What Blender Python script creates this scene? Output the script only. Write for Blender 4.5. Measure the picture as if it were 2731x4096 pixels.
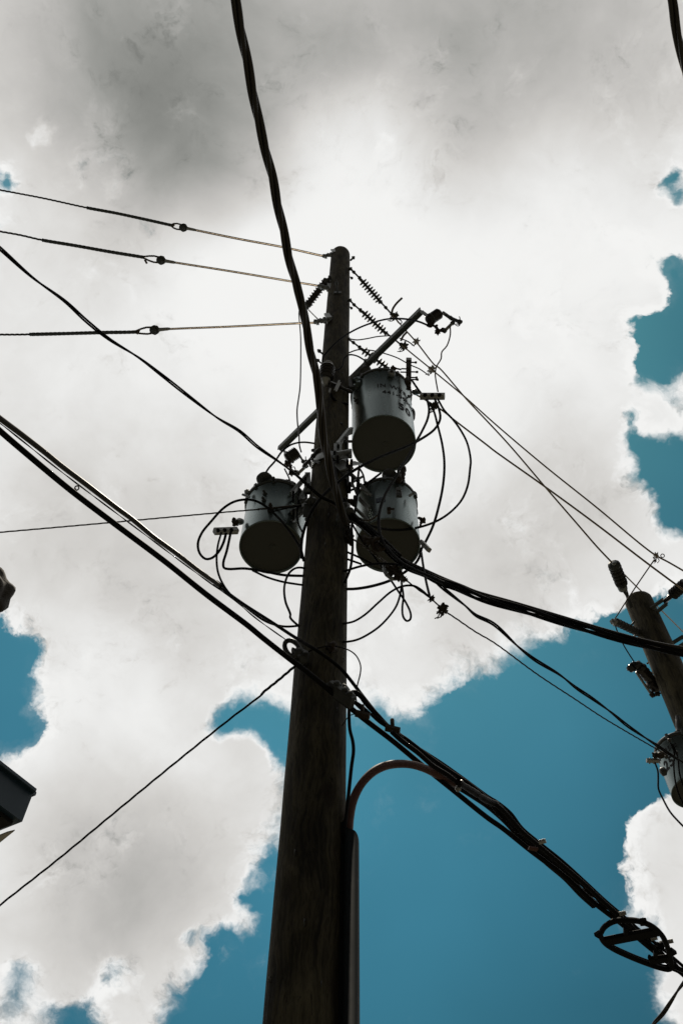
import bpy, math, random
from mathutils import Vector, Matrix, noise as mnoise
random.seed(7)
scene = bpy.context.scene
for o in list(bpy.data.objects): bpy.data.objects.remove(o)

# ------------------------------------------------------------------ camera
FPX = 3750.0; CX, CY = 1365.5, 2048.0
PITCH = math.radians(59.2); ROLL = math.radians(1.385)
CAM = Vector((0, 0, 1.6))
F_ = Vector((0, math.cos(PITCH), math.sin(PITCH)))
R0 = Vector((1, 0, 0)); U0 = Vector((0, -math.sin(PITCH), math.cos(PITCH)))
R_ = R0*math.cos(ROLL)+U0*math.sin(ROLL); U_ = U0*math.cos(ROLL)-R0*math.sin(ROLL)
cam_d = bpy.data.cameras.new('camera'); cam = bpy.data.objects.new('camera', cam_d)
scene.collection.objects.link(cam); scene.camera = cam
cam_d.sensor_fit = 'VERTICAL'; cam_d.sensor_height = 36.0; cam_d.lens = 36.0*FPX/4096
cam_d.clip_start = 0.05; cam_d.clip_end = 5000
M3 = Matrix((R_, U_, -F_)).transposed()
cam.matrix_world = Matrix.Translation(CAM) @ M3.to_4x4()

def ray(u, v): return F_ + R_*((u-CX)/FPX) - U_*((v-CY)/FPX)
def depth(p): return (p-CAM).dot(F_)
def P(u, v, Y=None, Z=None, D=None):
    """point of the place seen in direction (u,v): at forward distance Y, at height Z, or at depth D"""
    r = ray(u, v)
    if Y is not None: return CAM + r*(Y/r.y)
    if Z is not None: return CAM + r*((Z-CAM.z)/r.z)
    return CAM + r*D
def S(px, p): return px*depth(p)/FPX            # photo pixels -> metres at p

# ------------------------------------------------------------------ sky and sun
EXPO = 0.0
scene.view_settings.view_transform = 'Standard'; scene.view_settings.look = 'None'
scene.view_settings.exposure = EXPO; scene.view_settings.gamma = 1.0
SUN_DIR = ray(1420, 1200).normalized()          # towards the sun, veiled by cloud behind the pole top
SUN_EL = math.asin(SUN_DIR.z); SUN_AZ = math.atan2(SUN_DIR.x, SUN_DIR.y)
world = bpy.data.worlds.new('World'); scene.world = world; world.use_nodes = True
class NT:
    def __init__(s, nt): s.nt = nt; s.n = nt.nodes; s.l = nt.links
    def node(s, t, **k):
        x = s.n.new(t)
        for a, b in k.items(): setattr(x, a, b)
        return x
    def put(s, sock, v):
        if isinstance(v, (int, float)):
            sock.default_value = v
        elif isinstance(v, (tuple, list, Vector)):
            sock.default_value = tuple(v)
        else: s.l.new(v, sock)
    def m(s, op, a, b=0.0, c=None, clamp=False):
        x = s.node('ShaderNodeMath', operation=op); x.use_clamp = clamp
        s.put(x.inputs[0], a)
        if len(x.inputs) > 1: s.put(x.inputs[1], b)
        if c is not None: s.put(x.inputs[2], c)
        return x.outputs[0]
    def vm(s, op, a, b=None, out=0):
        x = s.node('ShaderNodeVectorMath', operation=op); s.put(x.inputs[0], a)
        if b is not None:
            if op == 'SCALE': s.put(x.inputs['Scale'], b)
            else: s.put(x.inputs[1], b)
        return x.outputs[out]
    def noise(s, vec, scale, detail=6, rough=.55, lac=2.0, dist=0.0, out='Fac'):
        x = s.node('ShaderNodeTexNoise'); s.put(x.inputs['Vector'], vec)
        for k, v in (('Scale', scale), ('Detail', detail), ('Roughness', rough), ('Lacunarity', lac), ('Distortion', dist)):
            x.inputs[k].default_value = v
        return x.outputs[out]
    def smooth(s, v, a, b, c=0.0, d=1.0):
        x = s.node('ShaderNodeMapRange', interpolation_type='SMOOTHSTEP'); s.put(x.inputs[0], v)
        for i, q in enumerate((a, b, c, d)): s.put(x.inputs[i+1], q)
        return x.outputs[0]
    def mix(s, f, a, b, blend='MIX'):
        x = s.node('ShaderNodeMix', data_type='RGBA', blend_type=blend)
        s.put(x.inputs[0], f); s.put(x.inputs[6], a); s.put(x.inputs[7], b)
        return x.outputs[2]
w = NT(world.node_tree); w.n.clear()
geo = w.node('ShaderNodeTexCoord'); DIRV = w.vm('NORMALIZE', geo.outputs['Generated'])
nis = w.node('ShaderNodeTexSky', sky_type='NISHITA')
nis.sun_disc = False; nis.sun_elevation = SUN_EL; nis.sun_rotation = SUN_AZ
nis.air_density = 1.0; nis.dust_density = 0.6; nis.ozone_density = 2.5; nis.altitude = 100
OV = 1.7417                                     # cloud centres were noted on a 1568-wide print
def cdir(x, y): return ray(x*OV, y*OV).normalized()
def blobs(vec, lst):
    acc = None
    for (x, y, r, a) in lst:
        sg = r*OV/FPX
        d = w.vm('DOT_PRODUCT', vec, cdir(x, y), out=1)
        e = w.m('EXPONENT', w.m('MULTIPLY_ADD', d, 1/sg**2, -1/sg**2))
        acc = w.m('MULTIPLY', e, a) if acc is None else w.m('MULTIPLY_ADD', e, a, acc)
    return acc
# domain warp
wn = w.noise(DIRV, 5.0, 3, .5, out='Color')
wv = w.vm('SCALE', w.vm('SUBTRACT', wn, (.5, .5, .5)), .10)
wn2 = w.noise(DIRV, 22.0, 4, .6, out='Color')
wv2 = w.vm('SCALE', w.vm('SUBTRACT', wn2, (.5, .5, .5)), .045)
WD = w.vm('ADD', DIRV, w.vm('ADD', wv, wv2))
WDs = w.vm('ADD', DIRV, wv2)
GAPS = [  # open blue between the clouds: x, y, radius, depth
 (0,1490,50,1.5),(10,1570,52,1.7),(0,1660,52,1.7),(50,1690,24,.8),
 (520,1655,26,1.1),(575,1650,34,1.4),(635,1668,34,1.4),(690,1690,40,1.5),(650,1760,30,.9),(740,1730,60,1.6),
 (860,1730,56,1.7),(930,1790,90,1.9),(1080,1740,85,2.0),(1180,1670,75,2.0),(1290,1610,68,2.0),(1370,1560,60,1.9),(1455,1500,55,1.7),(1540,1420,55,1.6),
 (1450,1600,110,1.9),(1300,1780,140,2.0),(1100,1950,180,2.1),(900,1980,120,2.0),(1330,1990,110,2.0),(1520,1740,75,1.8),
 (860,2200,150,2.0),(1100,2230,200,2.0),(1330,2240,120,2.0),(1400,2130,60,1.5),(1455,2340,60,1.5),
 (640,2330,80,1.7),(560,2310,70,1.6),(500,2330,55,1.5),(510,2240,42,1.4),(575,2230,42,1.3),(505,2165,26,1.1),(430,2145,16,.8),
 (600,2060,26,1.2),(625,1985,18,1.0),(640,2110,30,1.3),(560,2070,18,.7),(425,2335,34,1.2),
 (265,2232,26,.75),(20,2312,34,.95),(45,2240,26,.75),(180,2350,40,1.1),(110,2310,20,.6),
 (1560,620,30,1.2),(1505,760,30,1.35),(1540,830,46,1.7),(1575,760,46,1.5),(1490,840,26,1.0),(1560,690,26,1.1),(1560,1180,40,1.3),
 (1450,1010,24,.9),(1480,1050,34,1.4),(1550,1050,44,1.6),(1520,1100,34,1.4),(1565,1150,36,1.5),(1440,960,18,.8),(1545,930,24,.7),
 (1558,448,16,1.0),(1520,430,15,.7),(1540,410,12,.7),(12,430,14,.9),(5,395,12,.7),(100,302,20,.55),(2,520,14,.5),(150,2360,30,.8)]
PUFFS = [(1510,1960,62,2.2),(1560,1900,60,2.0),(1495,2050,55,1.6),(1580,2020,80,2.0),(1540,2120,40,1.2),(1560,2290,42,1.9),(1590,2240,40,1.2),
 (590,1770,36,1.3),(560,1800,50,1.3),(600,2200,14,.5),(470,2200,26,.9),(1540,965,26,1.1),(1430,1330,60,.8),(930,1620,40,.6),(1480,1250,70,.7),
 (430,2060,100,.6),(1570,560,30,.6)]
WDs = w.vm('NORMALIZE', WDs)
GAPS = [(a, b, c, d*(1.35 if c < 46 else 1.0)) for a, b, c, d in GAPS]
gap = blobs(WDs, GAPS); puf = blobs(WDs, PUFFS)
fine = w.noise(WD, 11.0, 9, .62, 2.1)
fine_s = w.noise(w.vm('ADD', WD, (SUN_DIR*0.016)), 11.0, 5, .60, 2.1)
big = w.noise(DIRV, 3.2, 4, .5)
vor = w.node('ShaderNodeTexVoronoi', feature='F1', normalize=True); w.put(vor.inputs['Vector'], WD)
for k_, v_ in (('Scale', 17.0), ('Detail', 2.0), ('Roughness', .5), ('Lacunarity', 2.3)): vor.inputs[k_].default_value = v_
lobes = w.m('SUBTRACT', .36, vor.outputs['Distance'])
field = w.m('ADD', w.m('SUBTRACT', 1.72, w.m('MULTIPLY', w.m('MINIMUM', gap, 2.6), 1.5)), w.m('MINIMUM', puf, 2.6))
core = w.m('SUBTRACT', w.m('MINIMUM', field, 1.9), .85)
field = w.m('MINIMUM', field, 1.9)
mid = w.noise(WD, 30.0, 6, .62, 2.2)
field = w.m('ADD', field, w.m('MULTIPLY', w.m('SUBTRACT', fine, .5), 4.2))
field = w.m('ADD', field, w.m('MULTIPLY', w.m('SUBTRACT', mid, .5), 2.6))
mid_s = w.noise(w.vm('ADD', WD, (SUN_DIR*0.010)), 30.0, 3, .62, 2.2)
field = w.m('ADD', field, w.m('MULTIPLY', lobes, 1.5))
field = w.m('MAXIMUM', field, core)
# away from the photographed part of the sky the cover breaks up
away = w.smooth(w.vm('DOT_PRODUCT', DIRV, cdir(784, 1176), out=1), .55, .85, 0, 1)
field = w.m('ADD', field, w.m('MULTIPLY', w.m('SUBTRACT', 1.0, away), w.m('MULTIPLY_ADD', big, 5.0, -2.75)))
soften = w.smooth(w.noise(DIRV, 6.0, 2, .5), .40, .60)          # some rims crisp, some wispy
mask = w.smooth(field, w.m('MULTIPLY_ADD', soften, -1.15, -.05), w.m('MULTIPLY_ADD', soften, .65, .60))
veil = w.m('MULTIPLY', w.smooth(w.noise(WD, 6.5, 7, .6), .45, .75), w.smooth(field, -1.8, .3))
mask = w.m('MAXIMUM', mask, w.m('MULTIPLY', veil, .30))
DARKS = [(300,90,210,-.42),(470,230,150,-.22),(430,370,150,-.19),(330,300,120,-.16),(120,60,150,-.22),(660,60,170,-.30),(1060,20,180,-.34),(1120,240,100,-.16),
 (1330,40,170,-.26),(1520,60,120,-.12),(1090,420,90,-.15),(1010,500,80,-.14),(850,90,110,-.16),(620,400,80,-.13),(560,450,80,-.10),(1380,180,90,-.10),
 (90,300,60,-.10),(300,1330,170,-.11),(170,1230,110,-.09),(500,1050,120,-.13),(560,880,60,-.11),(450,1450,120,-.10),(620,1260,110,-.09),(230,1080,80,-.07),
 (1200,1170,130,-.11),(1120,1310,120,-.12),(1300,950,60,-.09),(1280,1050,90,-.12),(1180,850,70,-.06),(1240,640,80,-.07),(1150,760,40,-.05),(590,690,25,-.07),
 (300,1900,120,-.19),(440,1930,100,-.17),(210,2030,120,-.19),(370,2060,100,-.17),(100,1890,70,-.10),(180,2160,80,-.13),(340,1780,60,-.07),(560,1850,40,-.05),
 (1530,2040,45,-.12),(1560,1950,30,-.07),(1050,1480,70,-.08),(270,1380,60,-.05)]
GLOW = [(815,740,280,.24),(830,640,170,.12),(640,600,120,.10),(900,1000,120,.08),(350,1650,150,.08),(760,300,60,.10),(870,230,50,.08)]
DARKS = [(a, b, c, d*(.66 if i < 9 else .60)) for i, (a, b, c, d) in enumerate(DARKS)]
dk = blobs(DIRV, DARKS); gl = blobs(DIRV, GLOW)
soft = w.noise(w.vm('ADD', DIRV, wv), 7.0, 6, .52)
emb = w.m('SUBTRACT', fine, fine_s)
B = w.m('ADD', w.m('ADD', .785, dk), gl)
B = w.m('ADD', B, w.m('MULTIPLY', w.m('SUBTRACT', soft, .5), .46))
edge = w.m('SUBTRACT', 1.0, w.smooth(field, .30, 1.9))
B = w.m('ADD', B, w.m('MULTIPLY', emb, w.m('MULTIPLY_ADD', edge, 1.5, .09)))
B = w.m('ADD', B, w.m('MULTIPLY', w.smooth(edge, 0, .8), .07))
B = w.m('ADD', B, w.m('MULTIPLY', w.m('MULTIPLY', lobes, .22), w.m('MULTIPLY_ADD', edge, .8, .2)))
B = w.m('ADD', B, w.m('MULTIPLY', w.m('SUBTRACT', mid, mid_s), w.m('MULTIPLY_ADD', edge, 1.0, .02)))
B = w.m('SMOOTH_MAX', B, .20, .22)
B = w.m('SMOOTH_MIN', B, .90, .12)
# cloud colour: warm white, cooler where thick and dark
ccol = w.mix(w.smooth(B, .22, .55), (.97, .985, .925, 1), (1.0, .978, .94, 1))
ccol = w.mix(w.smooth(B, .60, .86), ccol, (1.0, 1.0, .985, 1))
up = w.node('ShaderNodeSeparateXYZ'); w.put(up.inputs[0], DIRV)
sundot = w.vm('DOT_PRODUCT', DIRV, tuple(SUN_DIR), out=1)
fall = w.smooth(up.outputs[1], -.55, .06, .10, 1.0)  # cloud brightness cut behind the camera, added to darken tank and pole fronts
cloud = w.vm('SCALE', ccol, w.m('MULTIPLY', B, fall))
# clear air, graded to the teal of the photograph
SKY_K = 0.10
blue = w.vm('MULTIPLY', nis.outputs[0], (.215*SKY_K, .635*SKY_K, .535*SKY_K))
blue = w.vm('SCALE', blue, w.m('MULTIPLY_ADD', w.noise(DIRV, 3.0, 3, .5), .6, .62))
blue = w.vm('SCALE', blue, w.smooth(sundot, .66, .93, .80, 1.28))
blue = w.vm('SCALE', blue, w.smooth(up.outputs[0], -.02, .42, 1.08, .80))
sky = w.mix(mask, blue, cloud)
# low sky dimmed, beside and behind the camera most, added to darken the pole
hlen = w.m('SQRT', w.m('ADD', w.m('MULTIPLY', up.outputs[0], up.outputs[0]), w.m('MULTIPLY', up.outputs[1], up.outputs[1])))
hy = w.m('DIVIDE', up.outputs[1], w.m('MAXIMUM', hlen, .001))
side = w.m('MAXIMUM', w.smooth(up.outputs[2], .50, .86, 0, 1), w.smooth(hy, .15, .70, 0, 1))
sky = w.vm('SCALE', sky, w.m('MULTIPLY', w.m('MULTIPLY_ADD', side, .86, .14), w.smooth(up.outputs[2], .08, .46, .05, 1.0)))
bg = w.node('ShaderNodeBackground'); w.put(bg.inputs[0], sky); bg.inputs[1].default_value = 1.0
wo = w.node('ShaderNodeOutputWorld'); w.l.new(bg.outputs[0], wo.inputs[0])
world.cycles.sampling_method = 'NONE'
scene.cycles.max_bounces = 3; scene.cycles.diffuse_bounces = 2; scene.cycles.glossy_bounces = 2; scene.cycles.transmission_bounces = 3

sl = bpy.data.lights.new('sun', 'SUN'); sl.energy = 2.5; sl.angle = math.radians(3.0); sl.color = (1.0, .90, .74)
so = bpy.data.objects.new('sun', sl); scene.collection.objects.link(so)
so.rotation_euler = SUN_DIR.to_track_quat('Z', 'Y').to_euler(); so.location = (0, 0, 30)

# ------------------------------------------------------------------ materials
def mat(name, col, rough=.6, metal=0.0, var=.25, vscale=30, bump=0.0, bscale=60, stretch=None, spec=.5, coat=0.0):
    m = bpy.data.materials.new(name); m.use_nodes = True
    t = NT(m.node_tree); b = t.n['Principled BSDF']
    tc = t.node('ShaderNodeTexCoord'); vec = tc.outputs['Object']
    if stretch: vec = t.vm('MULTIPLY', vec, stretch)
    n1 = t.noise(vec, vscale, 5, .6); n2 = t.noise(vec, vscale*.17, 3, .5)
    k = t.m('MULTIPLY_ADD', t.m('ADD', n1, n2), var, 1-var)
    t.put(b.inputs['Base Color'], t.vm('SCALE', tuple(col), k))
    t.put(b.inputs['Roughness'], t.m('MULTIPLY_ADD', n1, .25, rough-.12, clamp=True))
    b.inputs['Metallic'].default_value = metal
    b.inputs['Specular IOR Level'].default_value = spec
    b.inputs['Coat Weight'].default_value = coat
    if bump:
        bn = t.node('ShaderNodeBump'); bn.inputs['Strength'].default_value = bump; bn.inputs['Distance'].default_value = .004
        t.put(bn.inputs['Height'], t.noise(vec, bscale, 4, .6)); t.l.new(bn.outputs[0], b.inputs['Normal'])
    return m
M_CABLE = mat('black_cable_rubber', (.009, .009, .009), .7, spec=.16, vscale=8)
M_CABLE2 = mat('weathered_cable', (.048, .042, .034), .5, spec=.5, vscale=10)
M_STRAND = mat('bare_strand', (.16, .135, .105), .45, .7, var=.4, vscale=80)
M_ROD = mat('fibreglass_rod', (.34, .29, .235), .4, var=.1)
M_ROD.node_tree.nodes['Principled BSDF'].inputs['Transmission Weight'].default_value = .35
M_BARE = mat('bare_aluminium_wire', (.30, .23, .15), .38, .9, var=.3, vscale=80)
M_GALV = mat('galvanised_steel', (.34, .36, .36), .42, .65, var=.35, vscale=45, bump=.2)
M_DGALV = mat('dull_steel', (.10, .105, .10), .5, .6, var=.4, vscale=50, bump=.2)
M_ALU = mat('aluminium_casting', (.42, .42, .40), .45, .6, var=.3, vscale=40)
M_PORC = mat('dark_porcelain', (.028, .024, .022), .25, var=.2, spec=.6)
M_POLY = mat('grey_polymer', (.085, .088, .085), .45, var=.25)
M_RUST = mat('rusty_steel', (.06, .045, .032), .7, .3, var=.5, vscale=70, bump=.4)
M_CONDUIT = mat('brown_conduit', (.12, .046, .032), .62, var=.3, vscale=14)
M_GUARD = mat('grey_guard', (.014, .018, .020), .7, var=.3, vscale=10, spec=.06)
M_ARM = mat('grey_fibreglass_arm', (.13, .15, .145), .5, var=.2)
M_INK = mat('black_stencil_ink', (.012, .012, .014), .7)
M_BLUELAB = mat('blue_label', (.02, .05, .10), .5)
M_BFAS = mat('bluegrey_fascia', (.028, .060, .090), .5, var=.1, vscale=6)
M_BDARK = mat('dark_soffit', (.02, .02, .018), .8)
M_BPALE = mat('pale_render', (.62, .58, .50), .8, var=.15, vscale=20)
M_TIMBER = mat('mottled_stone', (.05, .042, .034), .85, var=.9, vscale=16, bump=.6)
M_GROUND = mat('dry_grass_ground', (.07, .065, .045), .9, var=.4, vscale=3)
M_ROAD = mat('asphalt', (.05, .05, .05), .85, var=.3, vscale=6)

def tank_mat():
    m = bpy.data.materials.new('tank_paint'); m.use_nodes = True
    t = NT(m.node_tree); b = t.n['Principled BSDF']
    tc = t.node('ShaderNodeTexCoord'); v = tc.outputs['Object']
    vs = t.vm('MULTIPLY', v, (1, 1, .12))
    n1 = t.noise(vs, 26, 5, .6); n2 = t.noise(v, 5, 4, .6); n3 = t.noise(v, 120, 2, .5)
    k = t.m('ADD', t.m('MULTIPLY_ADD', n1, .10, .80), t.m('MULTIPLY', n2, .16))
    t.put(b.inputs['Base Color'], t.vm('SCALE', (.235, .295, .295), k))
    b.inputs['Metallic'].default_value = .75
    t.put(b.inputs['Roughness'], t.m('MULTIPLY_ADD', n1, .08, .24))
    bn = t.node('ShaderNodeBump'); bn.inputs['Strength'].default_value = .10; bn.inputs['Distance'].default_value = .003
    t.put(bn.inputs['Height'], t.m('ADD', t.noise(v, 9, 3, .5), t.m('MULTIPLY', n3, .1)))
    t.l.new(bn.outputs[0], b.inputs['Normal'])
    return m
M_TANK = tank_mat()
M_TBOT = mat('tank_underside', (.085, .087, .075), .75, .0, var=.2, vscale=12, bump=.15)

def wood_mat():
    m = bpy.data.materials.new('weathered_pole_wood'); m.use_nodes = True
    t = NT(m.node_tree); b = t.n['Principled BSDF']
    tc = t.node('ShaderNodeTexCoord'); v = tc.outputs['Object']
    wob = t.vm('SCALE', t.vm('SUBTRACT', t.noise(v, 3.0, 3, .5, out='Color'), (.5, .5, .5)), .10)
    vs = t.vm('MULTIPLY', t.vm('ADD', v, wob), (1, 1, .07))
    g1 = t.noise(vs, 60, 7, .65); g2 = t.noise(vs, 18, 4, .6); pat = t.noise(t.vm('MULTIPLY', v, (1, 1, .35)), 6, 5, .6)
    knot = t.node('ShaderNodeTexVoronoi', feature='F1'); t.put(knot.inputs['Vector'], t.vm('MULTIPLY', v, (1, 1, .55)))
    knot.inputs['Scale'].default_value = 4.2
    kn = t.smooth(knot.outputs['Distance'], .05, .22)
    crack = t.smooth(g1, .58, .64)
    f = t.m('ADD', t.m('MULTIPLY', g1, .5), t.m('ADD', t.m('MULTIPLY', g2, .35), t.m('MULTIPLY', pat, .45)))
    f = t.smooth(f, .50, .86)
    c = t.mix(f, (.018, .016, .010, 1), (.168, .148, .092, 1))
    c = t.mix(t.m('MULTIPLY', t.m('SUBTRACT', 1, kn), .75), c, (.028, .022, .014, 1))
    c = t.mix(t.m('MULTIPLY', crack, .8), c, (.03, .024, .015, 1))
    t.put(b.inputs['Base Color'], c); b.inputs['Roughness'].default_value = .85; b.inputs['Specular IOR Level'].default_value = .25
    bn = t.node('ShaderNodeBump'); bn.inputs['Strength'].default_value = .8; bn.inputs['Distance'].default_value = .012
    t.put(bn.inputs['Height'], t.m('ADD', t.m('MULTIPLY', g1, .6), t.m('ADD', g2, t.m('MULTIPLY', kn, .3))))
    t.l.new(bn.outputs[0], b.inputs['Normal'])
    return m
M_WOOD = wood_mat()

# ------------------------------------------------------------------ mesh building
class MB:
    def __init__(s): s.v = []; s.f = []; s.sm = []; s.pc = []
    def add(s, vs, fs, smooth=True):
        k = len(s.v); s.pc.append((k, len(s.f), len(vs), len(fs))); s.v += [Vector(q) for q in vs]; s.f += [tuple(i+k for i in q) for q in fs]; s.sm += [smooth]*len(fs); return s
    def box(s, p0, p1, wd, ht, up=Vector((0, 0, 1)), smooth=False):
        """bar from p0 to p1, wd across, ht along up, small chamfer"""
        a = (p1-p0).normalized()
        if abs(a.dot(up)) > .97: up = Vector((0, 1, 0))
        sd = a.cross(up).normalized(); u = sd.cross(a).normalized()
        c = min(wd, ht)*.14
        prof = [(wd/2-c, ht/2), (wd/2, ht/2-c), (wd/2, -ht/2+c), (wd/2-c, -ht/2), (-wd/2+c, -ht/2), (-wd/2, -ht/2+c), (-wd/2, ht/2-c), (-wd/2+c, ht/2)]
        vs = [p+sd*x+u*y for p in (p0, p1) for x, y in prof]
        fs = [(i, (i+1) % 8, 8+(i+1) % 8, 8+i) for i in range(8)]+[tuple(range(7, -1, -1)), tuple(range(8, 16))]
        return s.add(vs, fs, smooth)
    def lathe(s, p0, p1, prof, n=20, caps=True):
        """prof: (t along p0..p1 or metres as fraction, radius)"""
        a = p1-p0; d = a.normalized()
        up = Vector((0, 0, 1)) if abs(d.z) < .9 else Vector((0, 1, 0))
        x = d.cross(up).normalized(); y = x.cross(d).normalized()
        vs = []; fs = []
        for t, r in prof:
            for i in range(n):
                q = 2*math.pi*i/n; vs.append(p0+a*t+x*math.cos(q)*r+y*math.sin(q)*r)
        for j in range(len(prof)-1):
            for i in range(n):
                fs.append((j*n+i, j*n+(i+1) % n, (j+1)*n+(i+1) % n, (j+1)*n+i))
        if caps: fs += [tuple(range(n-1, -1, -1)), tuple((len(prof)-1)*n+i for i in range(n))]
        return s.add(vs, fs, True)
    def cyl(s, p0, p1, r, n=12, r2=None):
        r2 = r if r2 is None else r2
        c = min(.15*min(r, r2)/(max((p1-p0).length, 1e-4)), .3)
        return s.lathe(p0, p1, [(0, r*.85), (c, r), (1-c, r2), (1, r2*.85)], n)
    def tube(s, path, r, n=8, closed=False):
        N = len(path); rr = r if isinstance(r, list) else [r]*N
        d0 = (path[1]-path[0]).normalized()
        up = Vector((0, 0, 1)) if abs(d0.z) < .9 else Vector((0, 1, 0))
        x = d0.cross(up).normalized(); vs = []
        for i, p in enumerate(path):
            d = (path[min(i+1, N-1)]-path[max(i-1, 0)])
            if closed: d = path[(i+1) % N]-path[i-1]
            if d.length < 1e-9: d = d0
            d = d.normalized(); x = (x-d*x.dot(d)); x = x.normalized() if x.length > 1e-6 else d.orthogonal().normalized()
            y = d.cross(x)
            for k in range(n):
                q = 2*math.pi*k/n; vs.append(p+(x*math.cos(q)+y*math.sin(q))*rr[i])
        fs = [(i*n+k, i*n+(k+1) % n, (i+1)*n+(k+1) % n, (i+1)*n+k) for i in range(N-1) for k in range(n)]
        if closed: fs += [((N-1)*n+k, (N-1)*n+(k+1) % n, (k+1) % n, k) for k in range(n)]
        else: fs += [tuple(range(n-1, -1, -1)), tuple((N-1)*n+k for k in range(n))]
        return s.add(vs, fs, True)
    def blob(s, p, r, seed=0, sq=(1, 1, 1), n=8, amp=.3):
        vs = []; fs = []
        for j in range(n+1):
            th = math.pi*j/n
            for i in range(2*n):
                ph = math.pi*i/n; d = Vector((math.sin(th)*math.cos(ph), math.sin(th)*math.sin(ph), math.cos(th)))
                q = 1+amp*mnoise.noise(d*1.6+Vector((seed*7.3, 0, 0)))*1.5
                vs.append(p+Vector((d.x*sq[0], d.y*sq[1], d.z*sq[2]))*r*q)
        for j in range(n):
            for i in range(2*n): fs.append((j*2*n+i, (j+1)*2*n+i, (j+1)*2*n+(i+1) % (2*n), j*2*n+(i+1) % (2*n)))
        return s.add(vs, fs, True)
    def build(s, name, material, parent=None, base=None):
        if base is None:
            base = parent.location.copy() if parent is not None and parent.parent is None else Vector((0, 0, 0))
            if parent is None:
                lo = Vector([min(q[i] for q in s.v) for i in range(3)]); hi = Vector([max(q[i] for q in s.v) for i in range(3)])
                base = (lo+hi)/2; base.z = lo.z
        me = bpy.data.meshes.new(name); me.from_pydata([q-base for q in s.v], [], s.f)
        me.polygons.foreach_set('use_smooth', s.sm); me.materials.append(material); me.validate(); me.update()
        import bmesh
        bm = bmesh.new(); bm.from_mesh(me); bmesh.ops.recalc_face_normals(bm, faces=bm.faces); bm.to_mesh(me); bm.free()
        o = bpy.data.objects.new(name, me); scene.collection.objects.link(o)
        if parent is None: o.location = base
        else: o.parent = parent
        o['_b'] = tuple(base)
        return o
class HB(MB):
    """same, for fittings whose sizes were noted double"""
    G = .52
    def box(s, p0, p1, wd, ht, up=Vector((0, 0, 1)), smooth=False): return MB.box(s, p0, p1, wd*s.G, ht*s.G, up, smooth)
    def cyl(s, p0, p1, r, n=12, r2=None):
        return MB.lathe(s, p0, p1, [(0, r*.85*s.G), (.08, r*s.G), (.92, r*s.G), (1, r*.85*s.G)], n)
    def lathe(s, p0, p1, prof, n=20, caps=True): return MB.lathe(s, p0, p1, [(t, r*s.G) for t, r in prof], n, caps)
    def blob(s, p, r, seed=0, sq=(1, 1, 1), n=8, amp=.3): return MB.blob(s, p, r*s.G, seed, sq, n, amp)
SPLIT = {'tab', 'ferrule', 'end_fitting', 'neck', 'bolt_hole', 'bolt_head', 'fin', 'lid_clip', 'stored_cable', 'clip', 'pole_clamp_piece', 'side_piece'}
def child(parent, name, mb, material, **k):
    """part in the frame of its thing; sub-parts share the same base point"""
    root = parent
    while root.parent is not None: root = root.parent
    if name in SPLIT and len(mb.pc) > 1:               # separate pieces become separate parts
        for (kv, kf, nv, nf) in mb.pc:
            one = MB(); one.add(mb.v[kv:kv+nv], [tuple(i-kv for i in f) for f in mb.f[kf:kf+nf]], mb.sm[kf])
            o = one.build(name, material, parent, base=root.location.copy())
        return o
    o = mb.build(name, material, parent, base=root.location.copy())
    if 'label' in k: o['label'] = k['label']
    return o
def tag(o, label, cat, group=None, kind=None):
    if label: o['label'] = label
    if cat: o['category'] = cat
    if group: o['group'] = group
    if kind: o['kind'] = kind
    return o
def thing(name, base, label, cat, group=None):
    o = bpy.data.objects.new(name, None); scene.collection.objects.link(o); o.location = base
    o.empty_display_size = .1
    return tag(o, label, cat, group)

# ---- notes of where things are seen, from eight enlargements of the photograph
def crop(ox, oy, k):
    def f(x, y, **kw): return (ox+x*k, oy+y*k, kw)
    return f
A1 = crop(1100, 950, .5102); A2 = crop(1200, 1350, .4783); A3 = crop(750, 1700, .3827); A4 = crop(1200, 1750, .4464)
A5 = crop(0, 700, .8291); A6 = crop(2300, 2150, .5101); A7 = crop(1050, 2500, .574); A8 = crop(1850, 3000, .5619)
B2 = crop(1300, 0, .9126); B3 = crop(0, 2200, .5102); B4 = crop(0, 1500, .8291); B5 = crop(0, 2600, .7653)
B6 = crop(1700, 1100, .6801); B7 = crop(1000, 3100, .4234); B8 = crop(1050, 1600, .2551); OO = crop(0, 0, OV)
def Q(t, **kw):
    k = dict(t[2]); k.update(kw)
    return P(t[0], t[1], **k)

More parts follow.
